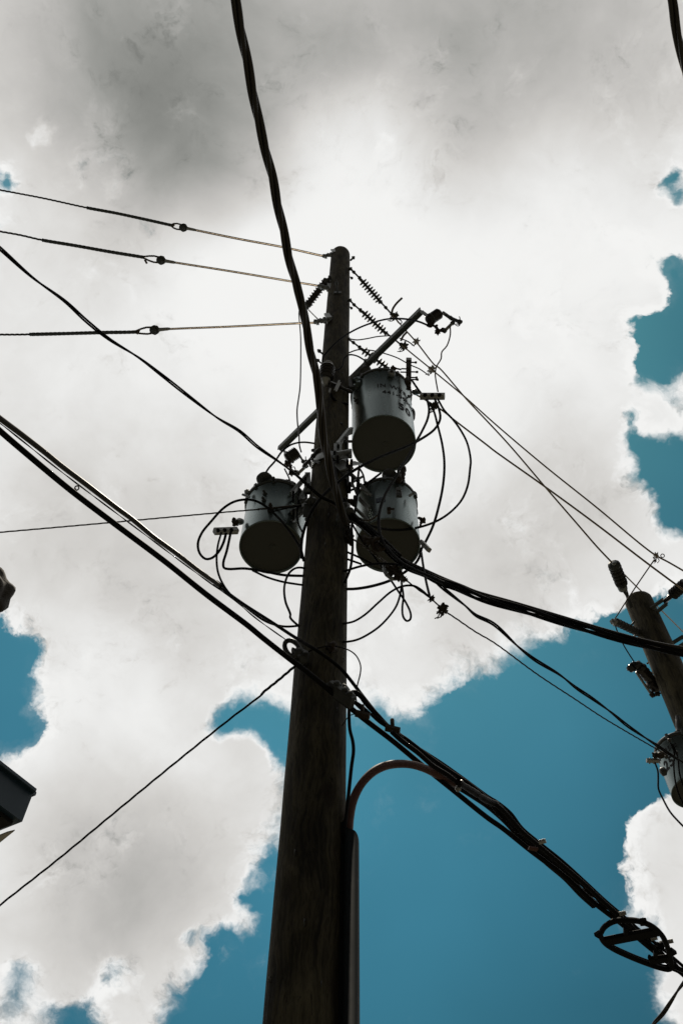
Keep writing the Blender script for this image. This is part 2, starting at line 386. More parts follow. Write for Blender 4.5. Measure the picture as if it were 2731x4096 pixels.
def path3(pts, step=10):
    """photo curve -> smooth curve in the place; reciprocal depth runs linearly between the noted depths"""
    uv = [Vector((a, b)) for a, b, _ in pts]
    dep = []
    for a, b, k in pts: dep.append(1/depth(P(a, b, **k)) if k else None)
    L = [0]
    for i in range(1, len(uv)): L.append(L[-1]+(uv[i]-uv[i-1]).length)
    known = [i for i, q in enumerate(dep) if q is not None]
    for i in range(len(uv)):
        if dep[i] is None:
            a = [k for k in known if k < i]; b = [k for k in known if k > i]
            if a and b:
                a, b = a[-1], b[0]; t = (L[i]-L[a])/(L[b]-L[a]); dep[i] = dep[a]*(1-t)+dep[b]*t
            else: dep[i] = dep[a[-1]] if a else dep[b[0]]
    q = [Vector((uv[i].x, uv[i].y, dep[i]*1e4)) for i in range(len(uv))]
    out = []
    for i in range(len(q)-1):
        p0 = q[max(i-1, 0)]; p1 = q[i]; p2 = q[i+1]; p3 = q[min(i+2, len(q)-1)]
        if i == 0: p0 = p1*2-p2
        if i == len(q)-2: p3 = p2*2-p1
        seg = (Vector((p2.x, p2.y))-Vector((p1.x, p1.y))).length
        # centripetal tangents
        d0 = max((p1-p0).length**.5, 1e-3); d1 = max((p2-p1).length**.5, 1e-3); d2 = max((p3-p2).length**.5, 1e-3)
        m1 = ((p1-p0)/d0-(p2-p0)/(d0+d1)+(p2-p1)/d1)*d1
        m2 = ((p2-p1)/d1-(p3-p1)/(d1+d2)+(p3-p2)/d2)*d1
        n = max(3, int(seg/step))
        for k in range(n):
            t = k/n; t2 = t*t; t3 = t2*t
            out.append(p1*(2*t3-3*t2+1)+m1*(t3-2*t2+t)+p2*(-2*t3+3*t2)+m2*(t3-t2))
    out.append(q[-1])
    return [P(a.x, a.y, D=1e4/a.z) for a in out]
def strands(mb, path, R, n, pitch, ro=None, phase=0, sides=8):
    """n strands laid round each other along the path"""
    ro = ro or (R*.5 if n == 2 else R*.46 if n == 3 else R*.38)
    s = 0; prev = path[0]; x = None; ps = [[] for _ in range(n)]
    fine = []
    for i in range(len(path)-1):
        m = max(1, int((path[i+1]-path[i]).length/(pitch/14)))
        for k in range(m): fine.append(path[i].lerp(path[i+1], k/m))
    fine.append(path[-1])
    for i, p in enumerate(fine):
        d = (fine[min(i+1, len(fine)-1)]-fine[max(i-1, 0)]).normalized()
        if x is None: x = d.orthogonal().normalized()
        x = (x-d*x.dot(d)).normalized(); y = d.cross(x)
        s += (p-prev).length; prev = p
        for k in range(n):
            q = 2*math.pi*(k/n+s/pitch)+phase
            ps[k].append(p+(x*math.cos(q)+y*math.sin(q))*(R-ro))
    for k in range(n): mb.tube(ps[k], ro, sides)
def wire(name, label, cat, pts, wpx, m=None, group=None, n=1, pitch=None, step=10, wi=None):
    path = path3(pts, step); i = len(path)//2 if wi is None else int(wi*(len(path)-1))
    r = S(wpx, path[i])/2*1.12
    mb = MB()
    if n == 1: mb.tube(path, r, 8)
    else: strands(mb, path, r, n, pitch or r*14)
    o = mb.build(name, m or M_CABLE); tag(o, label, cat, group)
    return o, path

# ------------------------------------------------------------------ ground, road, building at the left edge
PX = P(1214, 4096, Y=3.0).x; PY = 3.0
g = MB().add([(-300, -300, 0), (300, -300, 0), (300, 300, 0), (-300, 300, 0)], [(0, 1, 2, 3)], False).build('ground', M_GROUND, base=Vector((0, 0, 0))); g['kind'] = 'structure'
g = MB().add([(-300, -9, .004), (300, -9, .004), (300, -2, .004), (-300, -2, .004)], [(0, 1, 2, 3)], False).build('road', M_ROAD, base=Vector((0, 0, 0))); g['kind'] = 'structure'

ZS = 5.6
c0 = P(88, 3293, Z=ZS)
top = None
best = 9
for k in range(10, 300):
    z = ZS+k*.01; r = ray(148, 3180); q = CAM+r*((z-CAM.z)/r.z)
    e = (Vector((q.x, q.y))-Vector((c0.x, c0.y))).length
    if e < best: best = e; ZT = z
da = P(0, 3065, Z=ZT)-P(148, 3180, Z=ZT); da.z = 0; da.normalize()
db = P(0, 3328, Z=ZS)-c0; db.z = 0; db.normalize()
dc = P(0, 3364, Z=ZS)-c0; dc.z = 0; dc.normalize()
bld = thing('flat_roofed_building', Vector((c0.x-4, c0.y, 0)), 'blue grey fascia corner of a flat roofed building over a dark soffit, left edge', 'building')
pl = [c0, c0+da*7, c0+da*7+db*7, c0+db*7]
def prism(pts, z0, z1):
    n = len(pts); mb = MB()
    mb.add([(p.x, p.y, z0) for p in pts]+[(p.x, p.y, z1) for p in pts], [tuple(range(n)), tuple(range(2*n-1, n-1, -1))]+[(i, (i+1) % n, n+(i+1) % n, n+i) for i in range(n)], False)
    return mb
child(bld, 'fascia', prism(pl, ZS+.012, ZT), M_BFAS)
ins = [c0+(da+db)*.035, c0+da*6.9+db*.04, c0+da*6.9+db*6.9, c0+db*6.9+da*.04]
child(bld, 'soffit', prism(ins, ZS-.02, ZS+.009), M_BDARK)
cap = MB()
for a, b in ((pl[0], pl[1]), (pl[0], pl[3])):
    cap.box(Vector((a.x, a.y, ZT+.015)), Vector((b.x, b.y, ZT+.015)), .05, .03)
child(bld, 'coping', cap, M_BFAS)
wl = [c0+dc*.03+db*.02, c0+db*.10, c0+db*6.0, c0+dc*6.0]
child(bld, 'lean_to_roof', prism(wl, ZS-.034, ZS-.0235), M_BPALE)
wallp = [c0+da*1.6+db*1.6, c0+da*6.5+db*1.6, c0+da*6.5+db*6.5, c0+da*1.6+db*6.5]
child(bld, 'wall', prism(wallp, 0, ZS-.022), M_BPALE)

# dark rounded beam end above it
tb = MB()
ctr = P(-52, 2368, Z=6.3)
tb.blob(ctr, S(100, ctr), 3, (1.0, 1, .95), 16, .22)
tb.blob(ctr+Vector((-.35, 0, -.05)), S(110, ctr), 5, (1.6, .9, .9), 12, .15)
tm = tb.build('weathered_beam', M_TIMBER); tag(tm, 'dark mottled rounded end of a weathered beam poking in at the left edge', 'beam')

# ------------------------------------------------------------------ wooden poles
def pole(name, label, x, y, zt, rb, rt, bumps=1.0, tiltx=0):
    base = Vector((x, y, 0)); t = thing(name, base, label, 'utility pole')
    mb = MB(); n = 48; H = 220; vs = []; fs = []
    for j in range(H+1):
        z = zt*j/H; r = rb+(rt-rb)*(j/H)
        for i in range(n):
            q = 2*math.pi*i/n; c = Vector((math.cos(q), math.sin(q), 0))
            k = 1+.016*bumps*mnoise.noise(Vector((c.x*.8, c.y*.8, z*.7)))+.013*bumps*mnoise.noise(Vector((c.x*3, c.y*3, z*3.5)))+.012*mnoise.noise(Vector((c.x*9, c.y*9, z*.8)))
            vs.append(base+Vector((c.x*r*k, c.y*r*k, z)))
    for j in range(H):
        for i in range(n): fs.append((j*n+i, j*n+(i+1) % n, (j+1)*n+(i+1) % n, (j+1)*n+i))
    vs.append(base+Vector((0, 0, zt+.02)))
    for i in range(n): fs.append((H*n+i, H*n+(i+1) % n, len(vs)-1))
    mb.add(vs, fs, True); child(t, 'shaft', mb, M_WOOD)
    return t
ZTOP = P(1362, 1022, Y=PY).z
mp = pole('utility_pole', 'tall round wooden pole in the middle carrying three transformers', PX, PY, ZTOP, .141, .109)
def rod(parent, name, a, b, r, m=M_DGALV, nut=True):
    mb = MB().cyl(a, b, r, 8)
    if nut: mb.cyl(a.lerp(b, .62), a.lerp(b, .78), r*2.1, 6)
    return child(parent, name, mb, m)
for a, b, r in ((A1(375, 915, Y=2.92), A1(335, 880, Y=2.86), 4), (A1(360, 985, Y=2.93), A1(328, 955, Y=2.88), 3.5), (A1(590, 180, Y=2.93), A1(622, 150, Y=2.88), 4),
                (A1(490, 428, Y=2.88), A1(480, 330, Y=2.74), 3), (A1(590, 310, Y=3.0), A1(606, 322, Y=3.0), 3), (A1(588, 545, Y=3.0), A1(603, 558, Y=3.0), 3)):
    p = Q(a); rod(mp, 'bolt', p, Q(b), S(r, p))
wsh = Q(A1(490, 432, Y=2.885)); child(mp, 'washer', MB().box(wsh+Vector((-.035, 0, 0)), wsh+Vector((.035, 0, 0)), .012, .06), M_DGALV)
# nail plates / gaff holes: small dark bored holes ringed in the wood
hl = MB()
for (u, v) in ((548, 200), (560, 265), (548, 422), (545, 480), (548, 812), (545, 1020), (520, 1100)):
    p = Q(A1(u, v, Y=PY-.112+abs(u-500)*.0009)); hl.lathe(p+Vector((0, .03, 0)), p+Vector((0, -.003, 0)), [(0, .010), (1, .011)], 10)
for (u, v) in ((1230, 368), (1225, 545)):
    p = Q(B8(u, v, Y=PY-.105)); hl.lathe(p+Vector((0, .03, 0)), p+Vector((0, -.003, 0)), [(0, .012), (1, .012)], 10)
child(mp, 'bolt_hole', hl, M_INK)
SPLIT.add('staple'); st = MB(); rs = random.Random(5)
for k in range(26):
    z = rs.uniform(3.4, 11.8); a = math.radians(rs.uniform(205, 335)); rr = .141+(.109-.141)*z/ZTOP+.001
    c = Vector((PX+math.cos(a)*rr, PY+math.sin(a)*rr, z)); o_ = Vector((math.cos(a), math.sin(a), 0)); l = rs.uniform(.006, .014)
    st.tube([c-o_*.01-Vector((0, 0, l)), c+o_*.006-Vector((0, 0, l)), c+o_*.006+Vector((0, 0, l)), c-o_*.01+Vector((0, 0, l))], .0022, 6)
child(mp, 'staple', st, M_DGALV)

# ---- second pole
D2 = 8.9
p2t = P(2553, 2408, D=D2); P2X, P2Y = p2t.x, p2t.y
p2 = pole('utility_pole', 'leaning looking wooden pole cut by the right edge with a 25 stencilled transformer', P2X, P2Y, p2t.z, .165, .128)

# ------------------------------------------------------------------ lines to the left of the pole top, each with rod, eye and wrapped grip
def left_line(label, pole_pt, pts_rod, eye, grip, far, z_far, extra):
    pth = path3([pole_pt]+pts_rod+[eye]+grip+far, 14)
    # locate indices nearest to key marks
    def near(t):
        best = None
        for i, p in enumerate(pth):
            u = CX+FPX*(p-CAM).dot(R_)/depth(p); v = CY-FPX*(p-CAM).dot(U_)/depth(p)
            d = (u-t[0])**2+(v-t[1])**2
            if best is None or d < best[0]: best = (d, i)
        return best[1]
    ie = near(eye); g0 = near(grip[0]); g1 = near(grip[-1])
    t = thing('guy_wire', pth[ie], label, 'guy wire', 'wires with wrapped grips left of the pole top')
    child(t, 'rod', MB().tube(pth[:ie+1], S(4.5, pth[0]), 8), M_ROD)
    fit = MB(); p = pth[ie]; d = (pth[max(ie-2, 0)]-pth[min(ie+2, len(pth)-1)]).normalized()
    fit.lathe(p+d*.10, p-d*.01, [(0, .010), (.2, .015), (.8, .017), (1, .02)], 12)
    child(t, 'rod_end', fit, M_ALU)
    up = Vector((0, 0, 1)); s = d.cross(up).normalized(); th = MB()
    c = p-d*.045
    nrm = (c-CAM).normalized()
    e1 = d; e2 = nrm.cross(d).normalized()
    ring = [c+e1*math.cos(q)*.045+e2*math.sin(q)*.038 for q in [2*math.pi*k/18 for k in range(18)]]
    ring = [c+(q-c)*.72 for q in ring]
    th.tube(ring, .016, 8, closed=True); th.blob(c, .034, 4, (1, 1, 1), 8, .5); th.cyl(c-nrm*.04, c+nrm*.04, .018, 10); th.cyl(c-e2*.045, c+e2*.045, .012, 8)
    child(t, 'clevis', th, M_DGALV)
    # two legs of the grip spreading into the eye
    lg = MB(); gp = pth[g0]
    for sg in (-1, 1):
        q = [c-d*.02+e2*.026*sg, c-d*.07+e2*.030*sg, (c-d*.10).lerp(gp, .3)+e2*.022*sg, gp+e2*.010*sg, gp-d*.05]
        sm = []
        for i in range(len(q)-1):
            for k in range(6): sm.append(q[i].lerp(q[i+1], k/6))
        sm.append(q[-1]); strands(lg, sm, .010, 3, .05, sides=6)
    lg.cyl(gp+e2*.02, gp+e2*.02+(e1*.6+e2*-.8*extra)*.045, .011, 8)
    child(t, 'grip_loop', lg, M_STRAND)
    gm = MB(); strands(gm, pth[g0:g1+1], .0175, 4, .16, ro=.0105, sides=8); child(t, 'wrapped_grip', gm, M_DGALV)
    cm = MB(); strands(cm, pth[g0:], .0105, 3, .14, sides=6); child(t, 'cable', cm, M_CABLE2)
    # clamp on the pole
    cl = MB(); p = pth[0]; d0 = (pth[0]-pth[3]).normalized()
    for k, (dx, dz, r) in enumerate(((0, 0, .03), (.045, -.01, .026), (.08, -.03, .03), (.11, -.06, .028), (.02, .03, .018), (.07, .035, .016))):
        cl.blob(p+d0*dx+Vector((0, 0, dz)), r, k, (1.1, .8, 1.0), 6, .5)
    cl.cyl(p-d0*.03, p+d0*.10, .016, 8); cl.box(p+d0*.09+Vector((0, -.03, .05)), p+d0*.12+Vector((0, -.03, -.09)), .05, .02)
    child(t, 'pole_clamp', cl, M_GALV)
left_line('upper wire with wrapped grip running left from the pole tip', A1(395, 146, Y=2.97), [A5(1568, 392), A5(1375, 350), A5(1150, 308)], A5(905, 258),
          [A5(830, 243), A5(700, 214), A5(560, 184), A5(420, 158)], [A5(210, 112), A5(0, 72), A5(-120, 48, Z=ZTOP-.7)], 0, 1)
left_line('middle wire with wrapped grip of the three left of the pole top', A1(360, 384, Y=2.94), [A5(1530, 534), A5(1415, 515), A5(1110, 464)], A5(800, 415),
          [A5(700, 398), A5(540, 372), A5(360, 340), A5(205, 314)], [A5(100, 290), A5(0, 272), A5(-120, 250, Z=ZTOP-1.7)], 0, -1)
left_line('lowest wire with wrapped grip of the three, nearly level', A1(330, 662, Y=2.93), [A5(1520, 712), A5(1450, 715), A5(1120, 731)], A5(770, 746),
          [A5(660, 757), A5(500, 760), A5(320, 765), A5(145, 769)], [A5(70, 770), A5(0, 770), A5(-120, 771, Z=ZTOP-2.6)], 0, 1)

# ------------------------------------------------------------------ insulators
def shed_insulator(name, label, a, b, n, rpx, core, m=M_POLY, group=None, ends=None, r1=None, big=None):
    """rod insulator from a to b with n rain sheds; ends: further points joined by links"""
    p0, p1 = Q(a), Q(b); L = (p1-p0).length; t = thing(name, p0, label, 'insulator', group)
    rs = S(rpx, p0); rc = S(core, p0)
    prof = [(0, rc)]
    for i in range(n):
        c = (i+.5)/n; h = .5/n
        r = rs*(1 if (big is None or i % 2 == 0) else big)
        prof += [(c-h*.50, rc), (c-h*.30, r*.55), (c+h*.02, r), (c+h*.20, r*.97), (c+h*.32, r*.4), (c+h*.45, rc)]
    prof += [(1, rc)]
    child(t, 'shed_stack', MB().lathe(p0, p1, prof, 24), m)
    d = (p1-p0).normalized()
    fit = MB()
    fit.lathe(p0-d*L*.10, p0+d*L*.02, [(0, rc*.6), (.3, rc*1.25), (1, rc*1.25)], 12)
    fit.lathe(p1-d*L*.02, p1+d*L*.10, [(0, rc*1.25), (.7, rc*1.25), (1, rc*.6)], 12)
    child(t, 'end_fitting', fit, M_DGALV)
    if ends:
        for e in ends:
            lk = MB(); q = [Q(x) for x in e]
            lk.tube(q, S(3.6, q[0]), 8)
            for i, x in enumerate(q):
                lk.blob(x, S(7.5, x), i+len(prof), (1, 1, 1.1), 6, .5)
            dd = (q[1]-q[0]).normalized(); s = dd.cross((q[0]-CAM).normalized()).normalized()
            lk.cyl(q[0]-s*S(10, q[0]), q[0]+s*S(9, q[0]), S(3, q[0]), 6)
            child(t, 'link', lk, M_DGALV)
    return t
ZI1 = Q(A1(590, 246, Y=2.92)).z; ZI2 = Q(A1(585, 492, Y=2.92)).z; ZI3 = Q(A1(575, 798, Y=2.95)).z; ZI4 = Q(A1(398, 345, Y=2.94)).z
gi = 'ribbed strain insulators right of the pole top'
shed_insulator('strain_insulator', 'topmost ribbed grey strain insulator slanting from the pole tip', A1(680, 340, Z=ZI1), A1(818, 496, Z=ZI1), 8, 18, 5, group=gi,
               ends=[[A1(590, 246, Z=ZI1), A1(618, 272, Z=ZI1), A1(662, 318, Z=ZI1)], [A1(826, 506, Z=ZI1), A1(868, 550, Z=ZI1), A1(912, 600, Z=ZI1)]])
shed_insulator('strain_insulator', 'middle ribbed grey strain insulator in front of the grey arm', A1(693, 590, Z=ZI2), A1(852, 738, Z=ZI2), 8, 18, 5, group=gi,
               ends=[[A1(585, 492, Z=ZI2), A1(620, 528, Z=ZI2), A1(668, 570, Z=ZI2)], [A1(870, 750, Z=ZI2), A1(912, 780, Z=ZI2), A1(985, 840, Z=ZI2)]])
shed_insulator('strain_insulator', 'lowest ribbed strain insulator behind the grey arm above the transformer', A1(688, 882, Z=ZI3), A1(872, 1018, Z=ZI3), 8, 18, 5, group=gi,
               ends=[[A1(575, 798, Z=ZI3), A1(615, 824, Z=ZI3), A1(662, 862, Z=ZI3)], [A1(885, 1030, Z=ZI3), A1(940, 1070, Z=ZI3)]])
shed_insulator('post_insulator', 'black ribbed post insulator slanting down left from the pole below its tip', A1(398, 345, Z=ZI4), A1(262, 520, Z=ZI4), 9, 18, 12, m=M_PORC,
               ends=[[A1(430, 315, Z=ZI4), A1(412, 330, Z=ZI4)], [A1(262, 530, Z=ZI4), A1(254, 546, Z=ZI4)]])

# ---- bolted clamps on the wires
def clamp(label, at, dirpt, sz, seed=0, m=M_DGALV, name='wire_clamp', tails=2, group='bolted wire clamps'):
    p = Q(at); d = (Q(dirpt)-p).normalized(); v = (p-CAM).normalized(); s = d.cross(v).normalized()
    r = S(sz, p); rnd = random.Random(seed); t = thing(name, p, label, 'clamp', group)
    b = MB(); b.box(p-d*r*1.1, p+d*r*1.1, r*.9, r*.7, v)
    b.box(p-d*r*.6+s*r*.7, p+d*r*.5+s*r*.7, r*.55, r*.6, v); b.box(p-s*r*.75-d*r*.3, p-s*r*.75+d*r*.8, r*.5, r*.5, v)
    b.blob(p+s*r*.3, r*.8, seed, (1, 1, .8), 6, .6)
    child(t, 'body', b, m)
    for k in range(2):
        bb = MB(); o = p+d*r*(-.55+1.1*k)+v*r*(.1-.2*k)
        bb.cyl(o-s*r*(1.3+.4*rnd.random()), o+s*r*(1.25+.5*rnd.random()), r*.16, 8)
        bb.cyl(o+s*r*.95, o+s*r*1.2, r*.34, 6); bb.cyl(o-s*r*1.15, o-s*r*.9, r*.34, 6)
        child(t, 'bolt', bb, m)
    if tails:
        tl = MB()
        for k in range(tails):
            a = p+d*r*(.4-.5*k)-s*r*.6
            tl.tube([a, a-s*r*(.9+.3*k)+d*r*.15, a-s*r*(1.5+.3*k)-d*r*(.2+.3*rnd.random())], r*.13, 6)
        child(t, 'tail', tl, M_STRAND)
    return t
clamp('dead end clamp under the topmost strain insulator', A1(935, 620, Z=ZI1), A1(985, 680, Z=ZI1), 13, 1)
clamp('dead end clamp at the end of the middle strain insulator', A1(1010, 852, Z=ZI2), A1(1060, 895, Z=ZI2), 14, 2)
clamp('small pale clamp on the upper wire just right of the grey arm', A1(1105, 815, Z=ZI1-.15), A1(1150, 870, Z=ZI1-.15), 11, 3, M_ALU, tails=1)
clamp('pale clamp where the wires meet beside the transformer top', A1(1225, 1035, Z=ZI2-.15), A1(1300, 1100, Z=ZI2-.15), 13, 4, M_ALU)
clamp('black clamp hanging under the secondary connector block', A2(1120, 575, Y=2.80), A2(1190, 620, Y=2.80), 15, 5, M_RUST)
clamp('clamp on the bare messenger nearest the pole', A4(1175, 1445, Y=2.72), A4(1230, 1500, Y=2.72), 11, 6, M_RUST, tails=0)
clamp('cluster of black lobed fittings hanging on the bare messenger', A4(1275, 1540, Y=2.72), A4(1330, 1575, Y=2.72), 20, 7, M_RUST, tails=2, name='spool_fitting')
clamp('small clamp on the messenger under the lower right transformer', A4(935, 1275, Y=2.76), A4(985, 1320, Y=2.76), 9, 8, M_RUST)
clamp('small clip on the far wire above the second pole', A6(630, 140, D=7.6), A6(680, 150, D=7.6), 9, 9, M_ALU, tails=1)
# looped tail of the hot-line clamp near pole two
p = Q(A6(682, 143, D=7.6)); v = (p-CAM).normalized(); e1 = v.cross(Vector((0, 0, 1))).normalized(); e2 = e1.cross(v)
tag(MB().tube([p+(e1*math.cos(q)+e2*math.sin(q))*.014 for q in [k*math.pi/8 for k in range(16)]], .004, 6, True).build('eye_ring', M_DGALV), 'tiny ring on the clip above the second pole', 'ring')
wire('wire_hook', 'thin bent hook under the clip above the second pole', 'hook', [A6(608, 150, D=7.6), A6(612, 165), A6(640, 160), A6(655, 180), A6(640, 200)], 3, M_DGALV)
clamp('small clamp joining the tap wire to the slanting thin wire', A6(622, 182, D=7.6), A6(640, 190, D=7.6), 6, 10, M_RUST, tails=1)

# ------------------------------------------------------------------ grey arm with fuse cutouts
ZA = P(1340, 1575, Y=3.22).z
a0 = P(1118, 1800, Z=ZA); a1 = P(1687, 1243, Z=ZA)
arm = thing('equipment_arm', (a0+a1)/2, 'long straight grey arm slanting behind the pole between two fuse cutouts', 'crossarm')
ab = MB(); wd = S(15, a1)
ad = (a1-a0).normalized(); asd = ad.cross(Vector((0, 0, 1))).normalized()
ab.box(a0, a1, wd, .010)                                   # channel: web and two flanges
ab.box(a0+asd*(wd/2+.003)+Vector((0, 0, .012)), a1+asd*(wd/2+.003)+Vector((0, 0, .012)), .008, .07)
ab.box(a0-asd*(wd/2+.003)+Vector((0, 0, .012)), a1-asd*(wd/2+.003)+Vector((0, 0, .012)), .008, .07)
child(arm, 'channel', ab, M_ARM)
pm = P(1340, 1575, Z=ZA)
child(arm, 'mounting_plate', MB().box(pm-ad*.12+Vector((0, -.06, .03)), pm+ad*.12+Vector((0, -.06, .03)), .02, .16).box(pm-ad*.02+Vector((0, -.1, 0)), pm-ad*.02+Vector((0, .06, 0)), .03, .03), M_DGALV)
pb_ = Q(A2(415, 400, Y=2.98)); child(arm, 'brace_plate', MB().box(pb_+Vector((-.02, 0, .1)), pb_+Vector((.02, 0, -.06)), .05, .03), M_DGALV)

def cutout(label, T, arm_end, ins0, ins1, rpx, top_arm, tube, foot, extra):
    p0, p1 = Q(ins0), Q(ins1); r = S(rpx, p0)
    t = thing('fuse_cutout', p0, label, 'fuse cutout', 'fuse cutouts on the grey arm')
    prof = [(0, r*.55), (.04, r*.8)]
    n = 7
    for i in range(n):
        a = .06+.88*i/n; prof += [(a, r*.84), (a+.5/n*.88, r), (a+.85/n*.88, r*.84)]
    prof += [(.96, r*.8), (1, r*.5)]
    child(t, 'insulator_body', MB().lathe(p0, p1, prof, 24), M_PORC)
    br = MB(); e = Q(arm_end); mid = p0.lerp(p1, .5); mid = p0.lerp(p1, .28)
    br.box(e, mid, S(13, e), S(9, e)); br.lathe(mid-(p1-p0)*.06, mid+(p1-p0)*.06, [(0, r*1.03), (1, r*1.03)], 20); child(t, 'mounting_bracket', br, M_DGALV)
    q = [Q(x) for x in top_arm]; mb = MB()
    for i in range(len(q)-1): mb.box(q[i], q[i+1], S(13, q[i]), S(8, q[i]))
    mb.blob(q[-1], S(11, q[-1]), 2, (1, 1, 1), 6, .5); mb.blob(q[1], S(9, q[1]), 5, (1, 1, 1), 6, .5); child(t, 'top_contact', mb, M_DGALV)
    q = [Q(x) for x in tube]; tb = child(t, 'fuse_tube', MB().cyl(q[0], q[1], S(6.5, q[0]), 14), M_ALU)
    fe = MB(); d = (q[1]-q[0]).normalized(); fe.cyl(q[0]-d*S(4, q[0]), q[0]+d*S(8, q[0]), S(9, q[0]), 12); fe.cyl(q[1]-d*S(8, q[1]), q[1]+d*S(5, q[1]), S(9, q[1]), 12); child(tb, 'ferrule', fe, M_DGALV)
    mb = MB()
    for k, x in enumerate(foot):
        z = Q(x); mb.blob(z, S(13 if k % 2 == 0 else 9, z), k*3+1, (1, .8, 1), 6, .7)
        if k: mb.box(Q(foot[k-1]), z, S(8, z), S(8, z))
    z = Q(foot[-1]); mb.tube([z, z+Vector((.02, 0, -.03)), z+Vector((.0, .0, -.05)), z+Vector((-.02, 0, -.04))], S(2.5, z), 6)
    child(t, 'hinge', mb, M_RUST)
    for e in extra: child(t, 'pull_ring', MB().tube([Q(x) for x in e], S(2, Q(e[0])), 6), M_RUST)
    return t
cutout('fuse cutout with fat black insulator at the upper right end of the grey arm', 0, A1(1148, 580, Y=2.42), A1(1195, 655, Y=2.40), A1(1292, 590, Y=2.36), 23,
       [A1(1315, 590, Y=2.36), A1(1375, 632, Y=2.36), A1(1445, 662, Y=2.36)], [A1(1325, 735, Y=2.40), A1(1392, 668, Y=2.36)],
       [A1(1215, 682, Y=2.40), A1(1262, 700, Y=2.40), A1(1275, 738, Y=2.40), A1(1312, 722, Y=2.40)],
       [[A1(1440, 655, Y=2.36), A1(1448, 635, Y=2.36), A1(1443, 620, Y=2.36)], [A1(1405, 680, Y=2.36), A1(1430, 695, Y=2.36), A1(1445, 690, Y=2.36), A1(1438, 680, Y=2.36), A1(1415, 678, Y=2.36)]])
cutout('fuse cutout with fat black insulator at the lower left end of the grey arm', 0, B8(330, 790, Y=3.5), B8(370, 935, Y=3.45), B8(560, 810, Y=3.4), 27,
       [B8(590, 880, Y=3.4), B8(640, 970, Y=3.38), B8(700, 960, Y=3.36), B8(760, 1000, Y=3.35)], [B8(545, 1165, Y=3.4), B8(690, 1030, Y=3.35)],
       [B8(390, 1000, Y=3.45), B8(440, 1050, Y=3.43), B8(460, 1140, Y=3.42), B8(520, 1130, Y=3.41)],
       [[B8(470, 1050, Y=3.42), B8(500, 1050, Y=3.42), B8(515, 1090, Y=3.42)]])
# closed fuse link slanting up to the pole behind it
lt = thing('fuse_link_holder', Q(B8(830, 870, Y=3.0)), 'dark rod shaped link crossing the pole edge beside the left cutout', 'fuse holder')
m_ = HB(); m_.lathe(Q(B8(640, 1050, Y=2.98)), Q(B8(900, 760, Y=2.82)), [(0, .022), (.1, .03), (.25, .02), (.5, .02), (.6, .035), (.7, .022), (.85, .03), (1, .018)], 14); child(lt, 'barrel', m_, M_PORC)
m_ = HB(); m_.box(Q(B8(675, 910, Y=2.98)), Q(B8(680, 1010, Y=2.98)), .012, .05); m_.box(Q(B8(790, 950, Y=2.86)), Q(B8(900, 980, Y=2.84)), .02, .03); m_.box(Q(B8(820, 760, Y=2.86)), Q(B8(825, 850, Y=2.86)), .02, .03)
m_.blob(Q(B8(780, 930, Y=2.86)), .02, 3, n=6); m_.blob(Q(B8(785, 790, Y=2.86)), .022, 4, n=6); child(lt, 'clip', m_, M_DGALV)

# arrester beside the main transformer
ar = thing('surge_arrester', Q(A2(225, 300, Y=2.80)), 'fat black drum shaped arrester clamped in front of the pole left of the 50 transformer', 'arrester')
pa, pb = Q(A2(232, 235, Y=2.78)), Q(A2(215, 352, Y=2.84)); r = S(31, pa)
prof = [(0, r*.62), (.05, r*.82)]
for i in range(4): a = .10+.2*i; prof += [(a, r*.86), (a+.08, r), (a+.16, r*.9)]
prof += [(.94, r*.8), (1, r*.55)]
child(ar, 'housing', MB().lathe(pa, pb, prof, 28), M_PORC)
pc = Q(A2(212, 400, Y=2.86))
child(ar, 'base_cap', MB().lathe(pb, pc, [(0, r*.62), (.25, r*.6), (.35, r*.42), (.6, r*.42), (.65, r*.36), (1, r*.33)], 20), M_ALU)
child(ar, 'top_cap', MB().lathe(Q(A2(238, 222, Y=2.78)), pa, [(0, r*.4), (.5, r*.62), (1, r*.64)], 20), M_ALU)
m_ = HB(); m_.box(Q(A2(250, 375, Y=2.84)), Q(A2(310, 400, Y=2.86)), .04, .05); m_.lathe(Q(A2(310, 400, Y=2.86)), Q(A2(440, 462, Y=2.92)), [(0, .02), (.15, .034), (.3, .02), (.6, .02), (.7, .03), (.85, .03), (1, .018)], 14); child(ar, 'support_arm', m_, M_PORC)
m_ = MB()
for a, b in (((290, 440), (328, 358)), ((300, 452), (335, 375)), ((245, 460), (252, 425))): m_.box(Q(A2(*a, Y=2.84)), Q(A2(*b, Y=2.84)), .014, .006)
child(ar, 'fin', m_, M_ALU)

